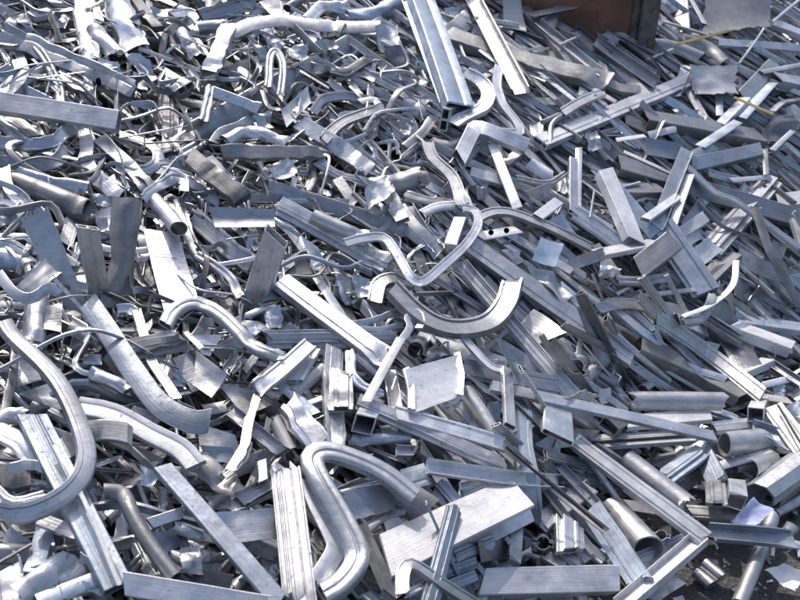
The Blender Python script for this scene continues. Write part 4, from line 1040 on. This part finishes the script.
ox = oy = 0; idx = 0; BY = {}
for ln in TABLE.strip().splitlines():
    ln = ln.strip()
    if not ln: continue
    if ln[0] == '@': ox, oy = [float(v) for v in ln[1:].split(',')]; continue
    idx += 1
    BY[ln.split('|')[2].strip()] = build(ln, ox, oy, idx)

# the inner flange of the folded tube, and the lip rolled over along the torn plate
def part(label, name, mat, prof, pts, w, roll, lift, seed):
    o = BY[label]; X0, Y0 = pts[0]; P3 = [at(X0 + x / 4, Y0 + y / 4, lift) for x, y in pts[1:]]; m = P3[len(P3) // 2]
    bm = bmesh.new(); sweep(bm, P3, PROF[prof](), w / 4 * depth(m) / FPX, facing(m, slope_normal(m.x, m.y), mat), roll, '', seed)
    c = link(name, bm, MAT[mat]); loc = c.location.copy(); c.parent = o; c.location = loc - o.location
VT = 'big bent tube folded into a sharp V beside the upright fluted bar'
part(VT, 'inner_flange', 's', 'strip', [(200, 450), (428, 120), (470, 220), (535, 350), (545, 400), (470, 525)], 78, -18, .15, 51)
part('torn plate with a bright lip behind the big bent V tube', 'rolled_lip', 's', 'half', [(200, 450), (562, 168), (660, 140), (775, 120)], 16, 0, .15, 52)
part('big dirty blue box tube sloping down from the top edge', 'side_flange', 'b', 'chn', [(400, 0), (22, 0), (172, 400)], 34, 10, .12, 53)
part('large bluish beam with a pale stripe running down inside the huge C trim', 'bright_edge', 'w', 'strip', [(0, 450), (215, -20), (330, 190), (478, 540)], 18, 0, .155, 54)  # pale strip added for the sunlit side face of the beam

# pieces of one thing that the table lists on their own lines become its parts
def adopt(child, parent, name):
    c, o = BY.pop(child), BY[parent]
    for k in ('label', 'category', 'group', 'kind'):
        if k in c: del c[k]
    c.name = name; c.data.name = name; loc = c.location.copy(); c.parent = o; c.location = loc - o.location
PL = 'speckled shiny square plate with curled edges in the middle foreground'
adopt('curled right edge strip of the speckled shiny square plate', PL, 'curled_edge')
adopt('curled left edge strip of the speckled shiny square plate', PL, 'curled_edge')
adopt('thin white sunlit edge strip above the long dark tube', 'long dark tube behind the long bluish angle bar', 'bright_edge')  # white strip paints the sunlit edge of the dark tube
adopt('thin bright edge strip on the wide ribbed panel', 'wide ribbed panel rising right under the long thin bright trim', 'bright_edge')

# round holes and slots as black recessed sleeves: inner shade put into the colour
def hole(label, px, py, lift, r, squash=1.0):
    o = BY[label]; p = at(px, py, lift); bm = bmesh.new(); u = (CAM - p).normalized()
    s = Vector((1, 0, 0)) - u * u.x; s.normalize(); t = u.cross(s); rings = []
    for rad, d in ((1.12, -.002), (1.12, .002), (1.0, .002), (.92, -.006)):
        rings.append([bm.verts.new(p + (s * math.cos(a) * squash + t * math.sin(a)) * r * rad + u * d) for a in [2 * math.pi * i / 16 for i in range(16)]])
    for a, b in zip(rings, rings[1:]):
        for i in range(16): bm.faces.new((a[i], a[(i + 1) % 16], b[(i + 1) % 16], b[i]))
    bm.faces.new(rings[-1]); c = link('hole', bm, MAT['h']); loc = c.location.copy(); c.parent = o; c.location = loc - o.location
hole('short bracket strip with two round holes below the arched trim', 491, 232.5, .155, .0075)
hole('short bracket strip with two round holes below the arched trim', 506.5, 230.5, .155, .0075)
hole('long dented box tube with a torn right end below the two standing curved panels', 98.5, 82, .125, .012, .62)

# dark strips lying in a few grooves
def groove_strip(label, x0, y0, x1, y1, lift, w):
    o = BY[label]; bm = bmesh.new(); a, b = at(x0, y0, lift), at(x1, y1, lift)
    sweep(bm, [a, b], [chamfer(rect(-.5, -.6, .5, .6), .1)], w, facing(a, Vector((0, 0, 1))), 0, '', 9, sag=.4)
    c = link('dark_groove_strip', bm, MAT['k']); loc = c.location.copy(); c.parent = o; c.location = loc - o.location
groove_strip('white grooved bar below the white flat topped tube', 592, 442.5, 690, 435.5, .125, .006)
groove_strip('white grooved bar sloping down at the right edge', 778, 405, 806, 452, .17, .005)
groove_strip('long thin dark grooved rod crossing the bluish upright bar', 506, 447, 603, 528, .185, .005)

# ------------------------------------------------------------------ rusty container behind the heap
Pw = at(640, 74, -.05); dw = depth(Pw)
wall = bpy.data.objects.new('container_wall', None); COL.objects.link(wall); wall.location = Pw
wall.rotation_euler = (0, 0, math.radians(-6))
tag(wall, 'rusty brown steel container wall with grey corner post behind the heap', 'container', kind='thing')
def boxpart(name, mat, x0, y0, z0, x1, y1, z1, parent, bev=.006):
    bm = bmesh.new(); bmesh.ops.create_cube(bm, size=1)
    for v in bm.verts: v.co = Vector((x0 + (v.co.x + .5) * (x1 - x0), y0 + (v.co.y + .5) * (y1 - y0), z0 + (v.co.z + .5) * (z1 - z0)))
    bmesh.ops.bevel(bm, geom=bm.edges[:], offset=bev, segments=2, affect='EDGES')
    me = bpy.data.meshes.new(name); bm.to_mesh(me); bm.free(); me.materials.append(mat); me.shade_smooth(); me.set_sharp_from_angle(angle=.6)
    o = bpy.data.objects.new(name, me); COL.objects.link(o); o.parent = parent; return o
k = dw / FPX
boxpart('side_panel', MAT['r'], -2.2, .03, -1.0, -.02 * k, .07, 0.5, wall)
post = boxpart('corner_post', MAT['q'], -8 * k, -.02, -1.0, 9 * k, .12, 0.5, wall)
boxpart('post_flange', MAT['q'], -8 * k - .03, .012, -1.0, -8 * k - .001, .029, 0.5, wall, .003)
for z in (.04, .14, .26, .38):
    bm = bmesh.new(); bmesh.ops.create_cone(bm, segments=10, radius1=.014, radius2=.012, depth=.014, cap_ends=True)
    bmesh.ops.rotate(bm, verts=bm.verts, cent=(0, 0, 0), matrix=Matrix.Rotation(math.pi / 2, 3, 'X'))
    me = bpy.data.meshes.new('bolt'); bm.to_mesh(me); bm.free(); me.materials.append(MAT['r'])
    o = bpy.data.objects.new('bolt', me); COL.objects.link(o); o.parent = post; o.location = (4 * k, -.026, z)
boxpart('bottom_rail', MAT['q'], -2.2, -.01, -1.06, -8 * k - .034, .029, -.9, wall)

# ------------------------------------------------------------------ ground and mound
bm = bmesh.new()
bmesh.ops.create_grid(bm, x_segments=8, y_segments=8, size=150)
me = bpy.data.meshes.new('ground'); bm.to_mesh(me); bm.free(); me.materials.append(ground_mat())
g = bpy.data.objects.new('ground', me); COL.objects.link(g); tag(g, kind='structure')
bm = bmesh.new(); vs = {}
X0, X1, Y0, Y1, ST = -6.0, 6.5, -0.6, 10.0, 0.07
nx, ny = int((X1 - X0) / ST), int((Y1 - Y0) / ST)
for i in range(nx + 1):
    for j in range(ny + 1):
        x, y = X0 + i * ST, Y0 + j * ST; hh = heap(x, y)
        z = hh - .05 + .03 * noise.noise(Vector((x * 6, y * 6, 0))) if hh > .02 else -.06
        vs[i, j] = bm.verts.new((x, y, z))
for i in range(nx):
    for j in range(ny): bm.faces.new((vs[i, j], vs[i + 1, j], vs[i + 1, j + 1], vs[i, j + 1]))
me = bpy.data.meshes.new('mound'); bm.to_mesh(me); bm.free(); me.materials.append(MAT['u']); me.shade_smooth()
g = bpy.data.objects.new('mound', me); COL.objects.link(g); tag(g, kind='structure')

# ------------------------------------------------------------------ the countless smaller scraps between and under the pieces
class Merge:
    def __init__(s): s.v, s.f, s.m, s.t, s.uv = [], [], [], [], []
    def add(s, bm, mi, tone):
        bmesh.ops.recalc_face_normals(bm, faces=bm.faces); b = len(s.v); bm.verts.index_update(); uvl = bm.loops.layers.uv.verify()
        s.v += [tuple(v.co) for v in bm.verts]
        for f in bm.faces:
            s.f.append([b + v.index for v in f.verts]); s.m.append(mi); s.t.append(tone)
            for l in f.loops: s.uv += list(l[uvl].uv)
        bm.free()
    def make(s, name, mats, sharp=32):
        me = bpy.data.meshes.new(name); me.from_pydata(s.v, [], s.f)
        for m in mats: me.materials.append(m)
        me.polygons.foreach_set('material_index', s.m)
        u = me.uv_layers.new(name='UVMap'); u.data.foreach_set('uv', s.uv)
        a = me.attributes.new('tone', 'FLOAT', 'FACE'); a.data.foreach_set('value', s.t)
        me.shade_smooth(); me.set_sharp_from_angle(angle=math.radians(sharp)); me.update()
        o = bpy.data.objects.new(name, me); COL.objects.link(o); return o
FM = 'mgsdbnpw'; MG = Merge(); R = random.Random(11)
WL = {'l': [5, 5, 2, 6, 1, 1, 3, 0], 'r': [4, 4, 5, 2, 2, 1, 2, 2]}
for i in range(5400):
    px, py = R.uniform(-140, 940), R.uniform(-90, 700)
    if i % 4 == 0: px, py = R.uniform(420, 940), R.uniform(-60, 330)
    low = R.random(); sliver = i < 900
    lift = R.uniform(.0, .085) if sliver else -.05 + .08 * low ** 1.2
    p = at(px, py, lift)
    if (heap(p.x, p.y) < .03 + max(0, lift - .02) * 1.2 and not (p.y > 1.72 and px > 560)) or p.y > 9: continue
    if heap(p.x, p.y) < .03: p.z = R.uniform(.012, .035)
    nrm = slope_normal(p.x, p.y); right = px > 330 + R.gauss(0, 60)
    an = R.choice([R.gauss(-40, 13), R.gauss(-40, 13), R.gauss(-33, 13), R.gauss(30, 16), R.uniform(-90, 90)]) if right else R.choice([R.gauss(-45, 22), R.gauss(-40, 18), R.gauss(20, 22), R.uniform(-90, 90)])
    an = math.radians(an)
    ex = Vector((1, 0, 0)) - nrm * nrm.x; ex.normalize(); ey = nrm.cross(ex)
    T = (ex * math.cos(an) + ey * math.sin(an) + nrm * R.gauss(0, .12 if sliver else .16)).normalized()
    Ln = R.uniform(.10, .42) if sliver else R.uniform(.06, .30); w = R.uniform(.007, .017) if sliver else R.uniform(.012, .042)
    if sliver: kind = R.choice(['strip', 'chn', 'ang', 'box', 'rib', 'rod', 'tee'])
    else: kind = R.choices(['box', 'strip', 'rib', 'trim', 'half', 'chn', 'ang', 'foil', 'pipe', 'tee'], [5, 6, 5, 2 if right else 4, 2, 5, 4, 1, .6, 2])[0]
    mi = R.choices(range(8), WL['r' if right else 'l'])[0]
    if low < .35 and not sliver and R.random() < .4: mi = R.choice([1, 3, 1, 5])  # lowest scraps take duller metals: gap shade put into their colour
    bm = bmesh.new()
    if kind == 'foil':
        a = R.uniform(.04, .11); q = T.cross(nrm).normalized(); b = a * R.uniform(.4, .9)
        sheetmesh(bm, [p - T * a / 2 - q * b / 2, p + T * a / 2 - q * b / 2, p + T * a / 2 + q * b / 2, p - T * a / 2 + q * b / 2], .003, R.uniform(.06, .16), i * 1.1 + 400, 7, .1, .05)
        if mi == 4: mi = 0
    else:
        if kind == 'rod': w *= .5
        path = [p - T * Ln / 2, p + T * Ln / 2]
        fl = R.choice(['', '', 'c', 't', 'T', 'C'] if right else ['p', 'pe', 'cp', 'te', 'e', 'pe', ''])
        if kind in ('trim', 'half', 'strip', 'chn', 'rod') and R.random() < (.22 if right else .6):
            q = (T.cross(nrm) * R.uniform(-1, 1) + nrm * R.uniform(-.2, .6)) * Ln * R.uniform(.15, .4)
            path = [path[0], p + q, path[1]] if R.random() < .6 else [path[0], p - T * Ln * .1 + q, p + T * Ln * .25 + q * .4, path[1]]
            if R.random() < .65: fl += 'k'
        sweep(bm, path, PROF[R.choice([kind + '2', kind + '3', kind]) if kind in ('rib', 'trim') else kind](), w, facing(p, nrm), R.uniform(-55, 55), fl, i + 900, twist=R.uniform(-25, 25), step=.045 if len(path) == 2 and 'p' not in fl else .025)
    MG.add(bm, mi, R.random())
for i in range(1800):                    # thin tangle: curled strips on the high side, long thin bars down the slope on the other
    tang = i < 850
    px, py = (R.uniform(-120, 470), R.uniform(-80, 380)) if tang else (R.uniform(380, 920), R.uniform(-40, 480))
    p = at(px, py, R.uniform(-.005, .085 if tang else .07))
    if heap(p.x, p.y) < .09 or p.y > 8.5: continue
    nrm = slope_normal(p.x, p.y); ex = Vector((1, 0, 0)) - nrm * nrm.x; ex.normalize(); ey = nrm.cross(ex)
    an = math.radians(R.choice([R.gauss(-42, 25), R.gauss(25, 25), R.uniform(-90, 90)]) if tang else R.gauss(-40, 9))
    T = (ex * math.cos(an) + ey * math.sin(an) + nrm * R.gauss(0, .18 if tang else .05)).normalized()
    Ln = R.uniform(.08, .26) if tang else R.uniform(.25, .75); w = R.uniform(.006, .018) if tang else R.uniform(.010, .030)
    path = [p - T * Ln / 2, p + T * Ln / 2]; fl = ''
    if tang:
        sd = T.cross(nrm); a1, a2 = R.gauss(0, .28), R.gauss(0, .28)
        path = [path[0], p - T * Ln * .2 + (sd * a1 + nrm * R.uniform(-.05, .2)) * Ln, p + T * Ln * .2 + (sd * a2 + nrm * R.uniform(-.05, .2)) * Ln, path[1]]
        fl = R.choice(['', 'k', 'k', 'p', 'e'])
    kind = R.choice(['strip', 'strip', 'trim2', 'trim3', 'chn', 'rod'] if tang else ['chn', 'box', 'rib2', 'rib3', 'ang', 'trim2'])
    bm = bmesh.new(); sweep(bm, path, PROF[kind](), w * (.4 if kind == 'rod' else 1), facing(p, nrm), R.uniform(-60, 60), fl, i + 7000, twist=R.uniform(-40, 40) if tang else R.uniform(-6, 6), step=.02 if tang else .06)
    MG.add(bm, R.choices(range(8), [5, 4, 3, 3, 2, 1, 2, 0] if tang else [4, 3, 5, 1, 1, 1, 2, 1])[0], R.random())
o = MG.make('scrap_filling', [MAT[c] for c in FM])
tag(o, 'countless small aluminium offcuts filling the gaps between the larger pieces', 'scrap', kind='stuff')

# swarf, chips and pebbles on the asphalt
MG = Merge()
for i in range(2600):
    x, y = R.uniform(.35, 2.4), R.uniform(1.0, 2.6)
    hh = heap(x, y)
    if hh > .06: continue
    s = R.choice([.002, .003, .003, .004, .006, .010]) * R.uniform(.7, 1.4); bm = bmesh.new()
    if R.random() < .45:
        bmesh.ops.create_icosphere(bm, subdivisions=1, radius=s)
        for v in bm.verts: v.co = v.co * R.uniform(.7, 1.2)
        bmesh.ops.translate(bm, verts=bm.verts, vec=(x, y, s * .5)); mi = R.choice([0, 0, 1])
    else:
        a = R.uniform(0, 3.1); d = Vector((math.cos(a), math.sin(a), R.uniform(-.1, .3))) * s * R.uniform(.8, 2.0)
        p = Vector((x, y, s * .6)); sweep(bm, [p - d, p + d], [chamfer(rect(-.5, -.2, .5, .2), .05)], s * 1.3, Vector((0, 0, 1)), R.uniform(-40, 40), 'd', i, step=.01); mi = R.choice([2, 2, 3])
    MG.add(bm, mi, R.random())
o = MG.make('metal_shavings', [MAT['u'], MAT['n'], MAT['s'], MAT['p']])
tag(o, 'metal chips and pebbles scattered on the dark asphalt', 'debris', kind='stuff')

# ------------------------------------------------------------------ daylight
EL, AZ = math.radians(52), math.radians(-17)          # high sun, behind the heap and a little to the left
to_sun = Vector((math.sin(AZ) * math.cos(EL), math.cos(AZ) * math.cos(EL), math.sin(EL)))
ld = bpy.data.lights.new('sun', 'SUN'); ld.energy = 2.25; ld.angle = math.radians(.53); ld.color = (1, .95, .88)
lo = bpy.data.objects.new('sun', ld); COL.objects.link(lo); lo.rotation_euler = to_sun.to_track_quat('Z', 'Y').to_euler(); lo.location = (0, 0, 8)
W = bpy.data.worlds.new('World'); C.world = W; W.use_nodes = True
sk = W.node_tree.nodes.new('ShaderNodeTexSky'); sk.sky_type = 'NISHITA'; sk.sun_disc = False; sk.sun_elevation = EL; sk.sun_rotation = AZ; sk.air_density = 0.8; sk.dust_density = 3.0; sk.altitude = 100
bg = W.node_tree.nodes['Background']; W.node_tree.links.new(sk.outputs[0], bg.inputs[0]); bg.inputs[1].default_value = 0.15
C.view_settings.view_transform = 'Standard'; C.view_settings.look = 'None'; C.view_settings.gamma = 1; C.view_settings.exposure = 0.42
C.view_settings.use_curve_mapping = False
